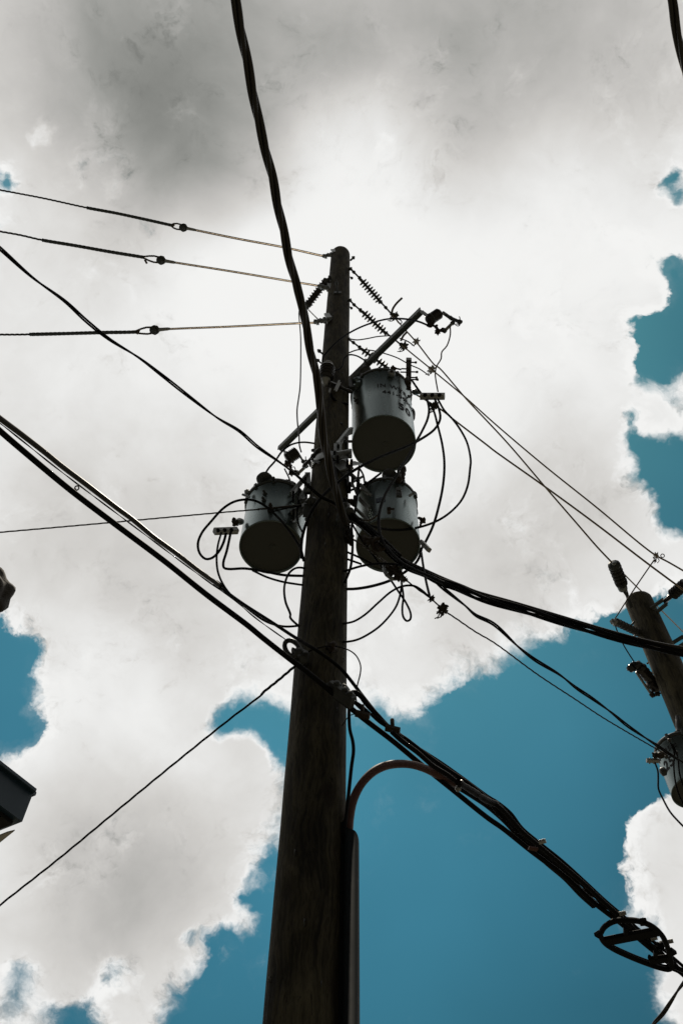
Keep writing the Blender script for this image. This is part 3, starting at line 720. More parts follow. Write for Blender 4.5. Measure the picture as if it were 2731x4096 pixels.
# ------------------------------------------------------------------ transformers
def vtop(x, y, u, v, lo, hi):
    """height at which the vertical through x,y is seen level with row v"""
    for _ in range(50):
        m = (lo+hi)/2; q = Vector((x, y, m))
        vv = CY-FPX*(q-CAM).dot(U_)/depth(q)
        if vv > v: lo = m
        else: hi = m
    return (lo+hi)/2
def text_on_tank(parent, txt, cx, cy, R, ang, z, size, slant=0):
    cu = bpy.data.curves.new('txt', 'FONT'); cu.body = txt; cu.size = size; cu.align_x = 'CENTER'; cu.extrude = .0006; cu.offset = size*.02; cu.space_character = 1.15
    o = bpy.data.objects.new('txt', cu); scene.collection.objects.link(o)
    dg = bpy.context.evaluated_depsgraph_get(); dg.update()
    me = bpy.data.meshes.new_from_object(o.evaluated_get(dg)); bpy.data.objects.remove(o)
    mb = MB(); vs = []
    for q in me.vertices:
        a = ang+q.co.x/R; rr = R+.0025+q.co.z
        vs.append(Vector((cx+math.cos(a)*rr, cy+math.sin(a)*rr, z+q.co.y*1.3+slant*q.co.x)))
    mb.add(vs, [tuple(f.vertices) for f in me.polygons], False)
    return child(parent, 'stencil_text', mb, M_INK)
def transformer(label, bc, half, Yc, top_near_v, rim=1.06, name='transformer', D=None, hgt=None):
    b = P(bc[0], bc[1], Y=Yc) if D is None else P(bc[0], bc[1], D=D)
    R = S(half, b)*.985
    if hgt is None:
        zt = vtop(b.x, b.y-R*rim, 0, top_near_v, b.z, b.z+3)
    else: zt = b.z+hgt
    t = thing(name, Vector(b), label, 'transformer', 'transformers on the poles')
    n = 72; H = zt-b.z
    def ringbody(prof, nn=n):
        return MB().lathe(Vector((b.x, b.y, 0)), Vector((b.x, b.y, 1)), prof, nn, caps=False)
    tank = child(t, 'tank', ringbody([(b.z+.012, R-.010), (b.z-.004, R-.006), (b.z-.006, R), (b.z+.004, R), (b.z+.02, R), (b.z+H*.5, R), (zt-.05, R), (zt-.045, R*1.012), (zt-.03, R*1.012)]), M_TANK)
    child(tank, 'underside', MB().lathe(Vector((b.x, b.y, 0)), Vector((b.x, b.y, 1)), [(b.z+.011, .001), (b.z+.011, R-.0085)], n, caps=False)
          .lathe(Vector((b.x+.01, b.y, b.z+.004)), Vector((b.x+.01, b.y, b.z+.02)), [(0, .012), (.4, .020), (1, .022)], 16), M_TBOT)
    child(t, 'lid', ringbody([(zt-.028, R*1.004), (zt-.03, R*rim-.006), (zt-.022, R*rim), (zt, R*rim), (zt+.012, R*rim-.012), (zt+.03, R*.8), (zt+.045, R*.3), (zt+.046, .001)]), M_DGALV)
    band = MB()
    for k in range(10):
        a = 2*math.pi*(k+.35)/10; c = Vector((b.x+math.cos(a)*R*1.02, b.y+math.sin(a)*R*1.02, zt-.04))
        band.box(c+Vector((0, 0, .0)), c+Vector((0, 0, .05)), .022, .03, Vector((math.cos(a), math.sin(a), 0)))
    child(t, 'lid_clip', band, M_DGALV)
    return t, b, R, zt
def wallpt(b, R, adeg, z, out=0.0):
    a = math.radians(adeg); return Vector((b.x+math.cos(a)*(R+out), b.y+math.sin(a)*(R+out), z))
def stud(t, b, R, adeg, z, r=.016, L=.05, m=M_DGALV, name='stud', nut=True):
    r *= .58; L *= .7; p0, p1 = wallpt(b, R, adeg, z, -.002), wallpt(b, R, adeg, z, L)
    mb = MB().cyl(p0, p1, r*.6, 10)
    if nut: mb.cyl(p0, p0.lerp(p1, .35), r*1.5, 12).cyl(p0.lerp(p1, .55), p0.lerp(p1, .8), r, 6)
    return child(t, name, mb, m)

# --- the upper right one, 50
T1, b1, R1, z1 = transformer('upper right transformer, stencilled 50, with big dark underside', A2(700, 892)[:2], 130.5, 3.13, 1350+252*.4783)
text_on_tank(T1, 'IN WYE', b1.x, b1.y, R1, math.radians(288), z1-(z1-b1.z)*.41, .066)
text_on_tank(T1, '441-09000', b1.x, b1.y, R1, math.radians(304), z1-(z1-b1.z)*.55, .062)
text_on_tank(T1, '50', b1.x, b1.y, R1, math.radians(311), z1-(z1-b1.z)*.79, .12)
bush = child(T1, 'high_voltage_bushing', HB().lathe(Q(A2(548, 272, Y=2.98)), Q(A2(548, 188, Y=2.96)), [(0, .085), (.1, .075), (.25, .062), (.55, .04), (.75, .030), (.78, .034), (.98, .030), (1, .015)], 20), M_ALU)
child(bush, 'bushing_skirt', HB().lathe(Q(A2(548, 296, Y=2.98)), Q(A2(548, 266, Y=2.98)), [(0, .07), (.3, .095), (.5, .08), (.8, .09), (1, .07)], 20), M_POLY)
k = child(T1, 'low_voltage_bushing', HB().lathe(Q(A2(762, 325, Y=2.885)), Q(A2(764, 282, Y=2.86)), [(0, .052), (.4, .052), (.5, .06), (.9, .055), (1, .03)], 18), M_GALV)
child(k, 'terminal', HB().cyl(Q(A2(764, 290, Y=2.85)), Q(A2(776, 240, Y=2.85)), .022, 10).box(Q(A2(755, 250, Y=2.85)), Q(A2(845, 268, Y=2.86)), .02, .03).blob(Q(A2(778, 262, Y=2.85)), .045, 2, n=6, amp=.5), M_RUST)
# upright spade terminal with bolts
sp = HB(); s0, s1 = Q(A2(906, 345, Y=2.90)), Q(A2(908, 183, Y=2.88)); sp.box(s0, s1, .082, .05, Vector((0, 1, 0)))
ks = child(T1, 'spade_terminal', sp, M_RUST)
child(ks, 'end_cap', HB().box(Q(A2(908, 200, Y=2.878)), Q(A2(908, 181, Y=2.876)), .088, .056, Vector((0, 1, 0))), M_ALU)
for (x, y) in ((945, 208), (955, 288), (950, 335), (880, 262), (872, 290), (958, 352)):
    c = Q(A2(x, y, Y=2.88)); child(ks, 'bolt', HB().cyl(c+Vector((-.035, 0, 0)), c+Vector((.03, 0, 0)), .012, 8).cyl(c+Vector((.012, 0, 0)), c+Vector((.03, 0, 0)), .02, 6), M_RUST)
m_ = HB(); m_.lathe(Q(A2(895, 345, Y=2.90)), Q(A2(905, 395, Y=2.90)), [(0, .04), (.3, .055), (.7, .05), (1, .04)], 16); m_.blob(Q(A2(905, 420, Y=2.88)), .035, 4, n=6, amp=.6); m_.cyl(Q(A2(885, 430, Y=2.88)), Q(A2(930, 440, Y=2.88)), .012, 8)
child(T1, 'side_terminal', m_, M_RUST)
m_ = HB(); m_.lathe(Q(A2(955, 455, Y=2.98)), Q(A2(1000, 460, Y=2.94)), [(0, .045), (.3, .05), (.5, .036), (.8, .03), (1, .02)], 16); child(T1, 'low_voltage_bushing', m_, M_GALV)
for ad_, zz in ((216, .12), (214, .16), (212, .42), (214, .5), (330, .3)): stud(T1, b1, R1, ad_, z1-(z1-b1.z)*zz)
m_ = MB().box(wallpt(b1, R1, 219, z1-.04, .01), wallpt(b1, R1, 219, z1-.15, .01), .04, .06).blob(wallpt(b1, R1, 219, z1-.09, .03), .035, 2, n=6); child(T1, 'lifting_lug', m_, M_TANK)
c = Q(A2(975, 560, Y=3.1)); child(T1, 'pressure_relief', MB().blob(wallpt(b1, R1, 5, z1-.30, -.01), .06, 3, (.7, 1, 1.1), 10, .1), M_DGALV)
# hanger brackets to the pole
m_ = HB()
m_.box(Q(B8(1165, 720, Y=2.86)), Q(B8(1350, 490, Y=2.90)), .035, .10, Vector((0, 1, 0)))
m_.box(Q(B8(1340, 500, Y=2.90)), Q(B8(1395, 480, Y=2.92)), .04, .10, Vector((0, 1, 0)))
m_.box(Q(B8(1180, 690, Y=2.84)), Q(B8(1178, 915, Y=2.84)), .10, .02, Vector((0, 1, 0)))
m_.box(Q(B8(1150, 875, Y=2.83)), Q(B8(1372, 838, Y=2.86)), .03, .115, Vector((0, 1, 0)))
m_.box(Q(B8(1370, 790, Y=2.86)), Q(B8(1372, 890, Y=2.86)), .05, .05, Vector((0, 1, 0)))
m_.box(Q(B8(1180, 960, Y=2.88)), Q(B8(1310, 1090, Y=2.86)), .17, .02, Vector((0, 1, 0)))
m_.box(Q(B8(1290, 1010, Y=2.88)), Q(B8(1500, 985, Y=2.95)), .12, .02, Vector((0, 1, 0)))
m_.box(Q(B8(1260, 1070, Y=2.87)), Q(B8(1400, 1060, Y=2.90)), .06, .02, Vector((0, 1, 0)))
kb = child(T1, 'mounting_bracket', m_, M_GALV)
for (x, y) in ((1185, 693), (1180, 865), (1365, 1012), (1310, 645), (1130, 800), (1330, 935), (1395, 930)):
    c = Q(B8(x, y, Y=2.81)); child(kb, 'bolt', HB().cyl(c, c+Vector((0, .08, 0)), .018, 6), M_INK)
child(T1, 'bracket_bolt', HB().cyl(Q(B8(1290, 650, Y=2.9)), Q(B8(1400, 650, Y=2.95)), .02, 10).cyl(Q(B8(1310, 580, Y=2.88)), Q(B8(1315, 665, Y=2.88)), .014, 8), M_RUST)

# --- pole band shared by the hangers
pbm = MB(); zb = Q(B8(1000, 850, Y=2.87)).z
for s in range(28):
    q0 = math.radians(198+s*5.2); q1 = math.radians(198+(s+1)*5.2); rr = .131
    pbm.box(Vector((PX+math.cos(q0)*rr, PY+math.sin(q0)*rr, zb)), Vector((PX+math.cos(q1)*rr, PY+math.sin(q1)*rr, zb)), .008, .085)
tag(pbm.build('pole_band', M_GALV), 'bright galvanised band clasping the pole left of the hanger bracket', 'band')

# --- the left one
T2, b2, R2, z2 = transformer('left transformer hung on the far side of the pole, plain tank without numbers', A3(872, 1278)[:2], 129, 3.16, 1700+556*.3827, rim=1.075)
bp = Vector((b2.x-.02, b2.y-R2*.55, z2+.02))
child(T2, 'high_voltage_bushing', HB().lathe(Q(A3(805, 575, Y=2.98)), Q(A3(805, 520, Y=2.97)), [(0, .10), (.25, .105), (.4, .08), (.6, .085), (.75, .055), (.9, .05), (1, .02)], 22), M_POLY)
for (x, y) in ((757, 682), (755, 727)):
    a = 2*math.pi*0; 
for dz in (.14, .21): stud(T2, b2, R2, 252, z2-dz*1.2, .018, .045)
stud(T2, b2, R2, 266, z2-.03, .02, .06)
kk = stud(T2, b2, R2, 268, b2.z+(z2-b2.z)*.22, .024, .08, M_RUST, 'ground_terminal')
m_ = HB().blob(Q(A3(620, 700, Y=3.02)), .035, 4, n=6).box(Q(A3(575, 725, Y=3.0)), Q(A3(650, 755, Y=3.0)), .02, .03).cyl(Q(A3(605, 690, Y=3.0)), Q(A3(650, 695, Y=3.0)), .014, 8); child(T2, 'lid_latch', m_, M_GALV)
m_ = HB().lathe(Q(A3(560, 1010, Y=3.05)), Q(A3(520, 1008, Y=2.99)), [(0, .04), (.5, .045), (.8, .03), (1, .02)], 14); kk = child(T2, 'low_voltage_bushing', m_, M_ALU)
child(kk, 'terminal', HB().blob(Q(A3(500, 1025, Y=2.98)), .035, 6, n=6, amp=.7).cyl(Q(A3(482, 975, Y=2.98)), Q(A3(505, 1045, Y=2.98)), .017, 8).blob(Q(A3(485, 990, Y=2.98)), .025, 7, n=6), M_RUST)
m_ = HB()
m_.box(Q(A3(1078, 725, Y=2.98)), Q(A3(1255, 520, Y=2.96)), .03, .075, Vector((0, 1, 0)))
m_.box(Q(A3(1160, 815, Y=2.98)), Q(A3(1240, 655, Y=2.96)), .03, .07, Vector((0, 1, 0)))
m_.box(Q(A3(1075, 925, Y=3.0)), Q(A3(1210, 850, Y=2.98)), .03, .08, Vector((0, 1, 0)))
m_.box(Q(A3(1090, 1020, Y=3.02)), Q(A3(1225, 885, Y=2.99)), .03, .05, Vector((0, 1, 0)))
m_.box(Q(A3(1255, 500, Y=2.96)), Q(A3(1262, 690, Y=2.96)), .07, .02, Vector((0, 1, 0)))
kb = child(T2, 'mounting_bracket', m_, M_GALV)
for (x, y) in ((1232, 540), (1105, 690), (1108, 878), (1265, 610), (1240, 700)):
    c = Q(A3(x, y, Y=2.93)); child(kb, 'bolt', HB().cyl(c, c+Vector((0, .08, 0)), .017, 6), M_INK)
m_ = HB().blob(Q(A3(1215, 800, Y=2.93)), .055, 3, n=8, amp=.5).blob(Q(A3(1290, 800, Y=2.87)), .06, 8, n=8, amp=.5).box(Q(A3(1200, 850, Y=2.9)), Q(A3(1330, 790, Y=2.86)), .03, .08).box(Q(A3(1260, 830, Y=2.88)), Q(A3(1250, 960, Y=2.9)), .10, .02, Vector((0, 1, 0))).blob(Q(A3(1250, 985, Y=2.9)), .03, 2, n=6)
tag(m_.build('dead_end_clamp', M_DGALV), 'dark casting at the pole edge holding the thin level wire from the left', 'clamp')
m_ = HB().blob(Q(A3(1060, 600, Y=3.0)), .03, 3, n=6, amp=.6).box(Q(A3(1030, 575, Y=3.0)), Q(A3(1120, 640, Y=3.0)), .02, .03).blob(Q(A3(1110, 625, Y=3.0)), .03, 9, n=6, amp=.6).cyl(Q(A3(1020, 600, Y=3.0)), Q(A3(1060, 570, Y=3.0)), .01, 6); child(T2, 'lid_connector', m_, M_RUST)

# --- the lower right one
T3, b3, R3, z3 = transformer('lower right transformer half hidden by looping black cables under the 50 one', A4(788, 968)[:2], 131, 3.18, 1750+352*.4464, rim=1.05)
child(T3, 'high_voltage_bushing', HB().lathe(Q(A4(800, 350, Y=3.0)), Q(A4(803, 305, Y=3.0)), [(0, .09), (.2, .1), (.35, .075), (.5, .085), (.7, .05), (1, .04)], 20), M_POLY)
kk = child(T3, 'low_voltage_bushing', HB().lathe(Q(A4(905, 385, Y=2.98)), Q(A4(925, 270, Y=2.96)), [(0, .03), (.2, .045), (.3, .03), (.5, .045), (.6, .03), (.8, .045), (1, .035)], 16), M_RUST)
child(T3, 'low_voltage_bushing', HB().lathe(Q(A4(880, 400, Y=2.96)), Q(A4(885, 330, Y=2.95)), [(0, .03), (.3, .05), (.6, .035), (1, .03)], 16), M_RUST)
m_ = HB().box(Q(A4(882, 455, Y=2.90)), Q(A4(886, 530, Y=2.90)), .07, .03, Vector((0, 1, 0))).box(Q(A4(865, 470, Y=2.88)), Q(A4(905, 475, Y=2.88)), .02, .03); child(T3, 'lid_latch', m_, M_DGALV)
m_ = HB().cyl(Q(A4(795, 675, Y=2.91)), Q(A4(797, 640, Y=2.85)), .026, 10).cyl(Q(A4(790, 637, Y=2.86)), Q(A4(845, 642, Y=2.86)), .014, 8).blob(Q(A4(797, 638, Y=2.86)), .025, 3, n=6); child(T3, 'ground_terminal', m_, M_RUST)
m_ = HB().box(Q(A4(975, 525, Y=3.0)), Q(A4(1025, 490, Y=2.98)), .03, .03).blob(Q(A4(1022, 495, Y=2.98)), .022, 5, n=6); child(T3, 'lifting_lug', m_, M_GALV)
m_ = HB().blob(Q(A4(1095, 745, Y=3.0)), .035, 6, n=6, amp=.7).cyl(Q(A4(1060, 720, Y=3.05)), Q(A4(1110, 735, Y=3.0)), .018, 8).cyl(Q(A4(1090, 740, Y=3.0)), Q(A4(1075, 790, Y=3.0)), .014, 8); child(T3, 'side_terminal', m_, M_RUST)
lab = MB(); 
for i in range(8):
    a0_, a1_ = math.radians(247+i*2.2), math.radians(247+(i+1)*2.2); zz = b3.z+(z3-b3.z)*.40
    lab.add([(b3.x+math.cos(a)*(R3+.003), b3.y+math.sin(a)*(R3+.003), zz+h) for a, h in ((a0_, 0), (a1_, 0), (a1_, .055), (a0_, .055))], [(0, 1, 2, 3)], True)
child(T3, 'blue_plate', lab, M_BLUELAB)
m_ = HB()
for (a, b, ww) in (((430, 345), (435, 460), .12), ((455, 330), (530, 400), .06), ((470, 400), (560, 350), .03), ((540, 425), (612, 505), .06), ((465, 410), (515, 520), .04),
                   ((530, 545), (618, 640), .07), ((500, 640), (610, 745), .045), ((545, 455), (640, 520), .03)):
    m_.box(Q(A4(*a, Y=2.92)), Q(A4(*b, Y=2.94)), .02, ww, Vector((0, 1, 0)))
kb = child(T3, 'mounting_bracket', m_, M_GALV)
for (x, y) in ((470, 345), (525, 402), (445, 400), (490, 520)):
    c = Q(A4(x, y, Y=2.88)); child(kb, 'bolt', HB().cyl(c, c+Vector((0, .08, 0)), .018, 6), M_INK)
m_ = HB()
for k, (x, y) in enumerate(((455, 575), (480, 585), (420, 790), (428, 850), (432, 905), (450, 940), (425, 925))): m_.blob(Q(A4(x, y, Y=2.95)), .035, k, n=6, amp=.7)
m_.cyl(Q(A4(450, 570, Y=2.95)), Q(A4(500, 590, Y=2.95)), .018, 8); m_.cyl(Q(A4(415, 905, Y=2.95)), Q(A4(480, 880, Y=2.95)), .016, 8); m_.cyl(Q(A4(447, 960, Y=2.95)), Q(A4(452, 915, Y=2.95)), .012, 8)
SPLIT.add('bolt')
bc_ = thing('bolt_cluster', m_.v[0].copy(), 'dark knobbly bolts sticking out of the pole beside the lower right transformer', 'bolts'); child(bc_, 'bolt', m_, M_RUST); SPLIT.discard('bolt')

# --- 25 on the second pole
b4c = A6(945, 1990)
T4, b4, R4, z4 = transformer('transformer stencilled 25 cut off by the right edge on the second pole', b4c[:2], 100, 0, 0, D=7.0, hgt=.43)
z4n = z4
text_on_tank(T4, '25', b4.x, b4.y, R4, math.radians(206), b4.z+(z4-b4.z)*.36, .10)
text_on_tank(T4, '441-12500', b4.x, b4.y, R4, math.radians(206), b4.z+(z4-b4.z)*.68, .048)
child(T4, 'high_voltage_bushing', HB().lathe(Q(A6(825, 1575, D=7.3)), Q(A6(800, 1400, D=7.4)), [(0, .09), (.1, .11), (.18, .08), (.25, .10), (.33, .06), (.5, .05), (1, .035)], 20), M_POLY)
m_ = HB().box(Q(A6(556, 1748, D=6.9)), Q(A6(650, 1752, D=6.9)), .06, .045)
for x in (580, 612): m_.cyl(Q(A6(x, 1728, D=6.9)), Q(A6(x, 1775, D=6.9)), .012, 8)
child(T4, 'connector_bar', m_, M_ALU)
child(T4, 'low_voltage_bushing', HB().blob(Q(A6(628, 1705, D=6.9)), .04, 3, n=6, amp=.6).lathe(Q(A6(690, 1700, D=7.0)), Q(A6(640, 1715, D=6.9)), [(0, .05), (.5, .05), (1, .02)], 12), M_RUST)
for x, y in ((735, 1590), (790, 1690), (712, 1720)):
    child(T4, 'stud', HB().blob(Q(A6(x, y, D=6.85)), .028, x, n=6, amp=.4), M_DGALV)
child(T4, 'pressure_relief', HB().blob(Q(A6(688, 1835, D=7.0)), .055, 3, (1, 1, 1.3), 8, .1), M_DGALV)

# ------------------------------------------------------------------ aluminium connector blocks
def conn(label, a, b, n, wpx, group='connector blocks on the transformers'):
    p0, p1 = Q(a), Q(b); t = thing('connector_block', (p0+p1)/2, label, 'connector', group); h = S(wpx, p0)
    child(t, 'body', MB().box(p0, p1, h*.9, h), M_ALU)
    d = p1-p0
    for k in range(n):
        c = p0+d*((k+.6)/(n+.4))
        child(t, 'set_screw', MB().cyl(c+Vector((0, 0, h*.45)), c+Vector((0, 0, h*.75)), h*.24, 10), M_RUST)
        child(t, 'wire_socket', MB().cyl(c-Vector((0, h*.3, h*.3)), c-Vector((0, h*.55, h*.62)), h*.30, 14), M_CABLE)
    return t
conn('silvery connector block right of the 50 transformer feeding four cables', A2(1003, 492, Y=2.86), A2(1208, 492, Y=2.84), 3, 26)
conn('silvery connector block left of the left transformer feeding three cables', A3(283, 1112, Y=2.90), A3(520, 1103, Y=2.94), 3, 27)
conn('connector block at the lower right side of the half hidden transformer', A4(1085, 935, Y=3.0), A4(1155, 1010, Y=2.95), 1, 18)

# ------------------------------------------------------------------ wires and cables
gj = 'black jumper cables looping round the transformers'
W = wire
# overhead twisted cables
W('service_cable', 'thick black twisted cable hanging from the top edge down in front of the pole', 'cable',
  [OO(527, -60, Z=6.1), OO(540, 0), OO(556, 85), OO(573, 170), OO(590, 260), OO(610, 345), OO(627, 415), OO(640, 480), OO(654, 545), OO(668, 610), OO(682, 660), OO(695, 705), OO(705, 765), OO(713, 805),
   OO(724, 855), OO(733, 905), OO(737, 960), OO(744, 1010), OO(757, 1075), OO(771, 1130), OO(785, 1175), OO(797, 1205, Y=2.80)], 37, M_CABLE2, n=3, pitch=.75, wi=.35)
W('service_cable', 'thick black twisted cable in the top right corner', 'cable', [OO(1515, -90, Z=5.9), OO(1541, 0), OO(1551, 60), OO(1565, 130), OO(1590, 230, Z=5.9)], 36, M_CABLE2, n=3, pitch=.9)
W('service_cable', 'black two strand twisted cable from the left edge to the middle of the pole', 'cable',
  [OO(-30, 545, Z=5.7), OO(0, 570), OO(75, 637), OO(150, 692), OO(200, 738), OO(250, 778), OO(320, 822), OO(370, 860), OO(440, 915), OO(500, 960), OO(550, 990), OO(590, 1025), OO(640, 1060),
   B8(400, 1075), B8(560, 1205), B8(720, 1350), B8(930, 1525), B8(1110, 1610), B8(1240, 1720, Y=2.83)], 15, M_CABLE, n=2, pitch=1.1)
W('main_cable', 'heavy twisted black cable bundle sweeping from the transformers to the right edge', 'cable',
  [A4(380, 560, Y=2.78), A4(440, 670), A4(540, 770), A4(660, 880), A4(760, 985), A4(860, 1080), A4(970, 1160), A4(1100, 1215), A4(1250, 1290), A4(1400, 1340), OO(1100, 1372), OO(1200, 1400), OO(1300, 1430), OO(1400, 1459), OO(1500, 1484), OO(1640, 1512, Z=4.9)], 33, M_CABLE, n=4, pitch=1.25, wi=.6)
W('main_cable', 'second strand of the heavy bundle curling round the lower right transformer', 'cable',
  [A4(330, 400, Y=2.79), A4(370, 560), A4(440, 640), A4(600, 800), A4(760, 960), A4(900, 1080), A4(1100, 1180), A4(1300, 1270), A4(1450, 1330), OO(1090, 1358), OO(1180, 1384), OO(1280, 1414), OO(1400, 1450), OO(1500, 1476), OO(1640, 1500, Z=4.9)], 12, M_CABLE2)
W('service_cable', 'twisted pair cable sagging from the heavy bundle to the 25 transformer', 'cable',
  [A4(1200, 1270, Y=2.72), A4(1270, 1340), A4(1380, 1430), A4(1480, 1510), A4(1568, 1590), B6(400, 2052), B6(550, 2190), B6(640, 2260), B6(790, 2352), A6(0, 1175), A6(130, 1262), A6(280, 1372), A6(400, 1470), A6(500, 1540), A6(640, 1632), A6(740, 1700), A6(900, 1800, D=6.4)], 14, M_CABLE, n=2, pitch=1.0)
W('messenger_wire', 'bare steel wire running from the lobed fittings to the 25 transformer', 'wire',
  [A4(640, 1010, Y=2.78), A4(760, 1120), A4(900, 1240), A4(1040, 1350), A4(1180, 1450), A4(1275, 1540), A4(1400, 1625), A4(1568, 1740), B6(400, 2160), B6(660, 2350), A6(0, 1270), A6(200, 1403), A6(400, 1523), A6(650, 1668), A6(720, 1710, D=6.8)], 6, M_RUST, n=3, pitch=.2)
# primaries
W('primary_wire', 'overhead wire from the topmost insulator down to the black insulator on the second pole', 'wire',
  [A1(912, 600, Z=ZI1), A1(1000, 702), A1(1110, 825), A1(1250, 1000), B6(80, 545), B6(240, 728), B6(480, 985), B6(700, 1242), B6(900, 1473), B6(1010, 1600), B6(1097, 1692, D=8.35)], 6, M_BARE)
W('primary_wire', 'overhead wire from the middle insulator passing above the second pole', 'wire',
  [A1(985, 835, Z=ZI2), A1(1050, 892), A1(1210, 1022), A1(1390, 1170), B6(230, 715), B6(420, 885), B6(700, 1122), B6(1000, 1362), B6(1340, 1640), B6(1430, 1690), B6(1560, 1765, D=7.4)], 6, M_BARE)
W('primary_wire', 'overhead wire from beside the connector block passing just over the second pole', 'wire',
  [A2(870, 420, Z=ZI3), A2(1180, 605), A2(1300, 700), A2(1568, 905), B6(400, 1030), B6(700, 1243), B6(1000, 1463), B6(1310, 1700), B6(1560, 1885, D=7.3)], 7, M_BARE)
W('primary_wire', 'wire leaving the black insulator behind the second pole top', 'wire', [B6(1097, 1692, D=8.4), B6(1160, 1752), B6(1230, 1822), B6(1330, 1918), B6(1420, 2005), B6(1560, 2145, D=10.5)], 5, M_BARE)
W('tap_wire', 'thin wire slanting from the clip over the second pole to its side insulator', 'wire', [A6(610, 185, D=7.6), A6(480, 375), A6(335, 598), A6(305, 650, D=8.2), A6(318, 710), A6(370, 830), A6(420, 915), A6(470, 990, D=8.2)], 4.5, M_RUST)
# comm cables lower left to lower right
W('telecom_cable', 'thick dark sheathed cable from the left edge ending in a cut sleeve before the pole', 'cable',
  [B4(-60, 160, Z=4.9), B4(0, 208), B4(110, 290), B4(220, 375), B4(300, 440), B4(420, 530), B4(560, 638), B4(640, 697), B4(740, 780), B4(850, 860), B4(960, 945), B4(1068, 1022, Y=2.95)], 19, M_CABLE2)
W('cable_sleeve', 'short grey blue end collar on the thick sheathed cable', 'sleeve', [B4(1042, 1004, Y=2.955), B4(1076, 1027, Y=2.945)], 23, M_GUARD)
W('messenger_wire', 'thin dark strand running under the thick sheathed cable', 'wire',
  [B4(-60, 190, Z=4.88), B4(0, 232), B4(110, 318), B4(250, 430), B4(420, 560), B4(560, 665), B4(740, 800), B4(880, 905), B4(1040, 1022), B4(1130, 1085), B4(1230, 1170), B4(1340, 1250), B4(1398, 1290, Y=2.85)], 6, M_CABLE, n=2, pitch=.3)
W('wire_clip', 'small hook hanging between the two thick cables left', 'clip', [B4(362, 552, Y=3.6), B4(364, 540), B4(376, 535), B4(382, 546), B4(372, 556), B4(364, 548)], 5, M_RUST)
W('telecom_cable', 'smooth black cable crossing the whole picture in front of the pole', 'cable',
  [B4(-60, 212, Z=4.75), B4(0, 268), B4(180, 422), B4(350, 562), B4(560, 722), B4(800, 902), B4(1000, 1062), B4(1200, 1212), A7(0, 88), A7(200, 245), A7(300, 320), A7(430, 425, Y=2.74), A7(600, 568), A7(700, 650), A7(900, 803), A7(1120, 985), A7(1300, 1130), A7(1568, 1345),
   A8(280, 555), A8(480, 715), A8(730, 905), A8(930, 1085), A8(1130, 1240), A8(1300, 1385), A8(1450, 1505), A8(1680, 1690, Z=4.5)], 18, M_CABLE, wi=.85)
W('telecom_cable', 'medium black cable crossing the pole above the smooth one', 'cable',
  [B4(1070, 1030, Y=2.9), B4(1170, 1102), B4(1310, 1192), A7(240, 95), A7(380, 180, Y=2.77), A7(500, 265), A7(560, 320), A7(640, 420), A7(740, 550), A7(850, 680), A7(920, 735), A7(1050, 835), A7(1250, 965), A7(1400, 1072), A7(1568, 1195),
   A8(250, 375), A8(340, 450), A8(420, 555), A8(550, 665), A8(700, 785), A8(860, 930), A8(1010, 1070), A8(1150, 1190), A8(1300, 1320), A8(1450, 1440), A8(1680, 1640, Z=4.5)], 12, M_CABLE, wi=.85)
W('telecom_cable', 'thin black cable arching from the bolted clamp into the lower bundle', 'cable',
  [A7(606, 505, Y=2.80), A7(615, 480), A7(640, 470), A7(680, 492), A7(720, 545), A7(800, 630), A7(900, 735), A7(1000, 800), A7(1150, 915), A7(1300, 1020), A7(1450, 1120), A7(1568, 1215), A8(280, 420), A8(430, 590), A8(600, 735), A8(860, 965), A8(1100, 1180), A8(1300, 1365), A8(1680, 1700, Z=4.5)], 17, M_CABLE, wi=.85)
W('messenger_wire', 'wrapped messenger strand leaving the bolted clamp to the lower right', 'wire',
  [A7(610, 520, Y=2.80), A7(650, 545), A7(720, 600), A7(800, 655), A7(880, 718), A7(960, 785), A7(1050, 860), A7(1180, 965), A7(1300, 1045), A7(1450, 1150), A7(1568, 1240), A8(430, 610), A8(700, 830), A8(1010, 1110), A8(1300, 1350), A8(1680, 1670, Z=4.5)], 17, M_CABLE, wi=.85, n=2, pitch=.22)
W('telecom_cable', 'thin cable splitting below the clip and rejoining the bundle', 'cable', [A7(900, 745, Y=2.80), A7(960, 800), A7(1080, 890), A7(1190, 985), A7(1280, 1040), A7(1400, 1130), A8(250, 400), A8(420, 580), A8(550, 690), A8(860, 950), A8(1010, 1090), A8(1200, 1255, Z=4.5)], 16, M_CABLE, wi=.8)
# lashed lumps on the bundle
m_ = MB(); pth = path3([A7(1360, 1095, Y=2.86), A7(1450, 1150), A7(1568, 1225), A8(240, 385, Z=4.55)], 8)
m_.tube(pth, [S(13, q)*(1+.30*mnoise.noise(Vector((i*.45, 3, 0)))) for i, q in enumerate(pth)], 10)
tag(m_.build('lashing_wrap', M_CABLE), 'lumpy black taped wrap on the lower right cable bundle', 'wrap')
cd, cpth = W('conduit', 'brown conduit arching out of the grey riser guard into the cable bundle', 'conduit',
  [A7(592, 1480, Y=2.96), A7(598, 1430, Y=2.95), A7(606, 1340), A7(625, 1240), A7(662, 1150), A7(710, 1080), A7(775, 1020), A7(850, 983), A7(935, 968), A7(1030, 972), A7(1130, 1000), A7(1240, 1055), A7(1360, 1115, Z=4.72)], 32, M_CONDUIT, wi=.3)
W('shaded_conduit', 'shaded rest of the brown conduit coloured black along the bundle to a blunt end', 'cable duct', [A7(1330, 1100, Z=4.73), A7(1400, 1138), A7(1480, 1188), A7(1568, 1247),  # same brown conduit out of the light; black colour stands in for shade
   A8(300, 490), A8(430, 630), A8(600, 790), A8(730, 900), A8(840, 1015), A8(935, 1100, Z=4.60)], 33, M_CABLE, wi=.1)
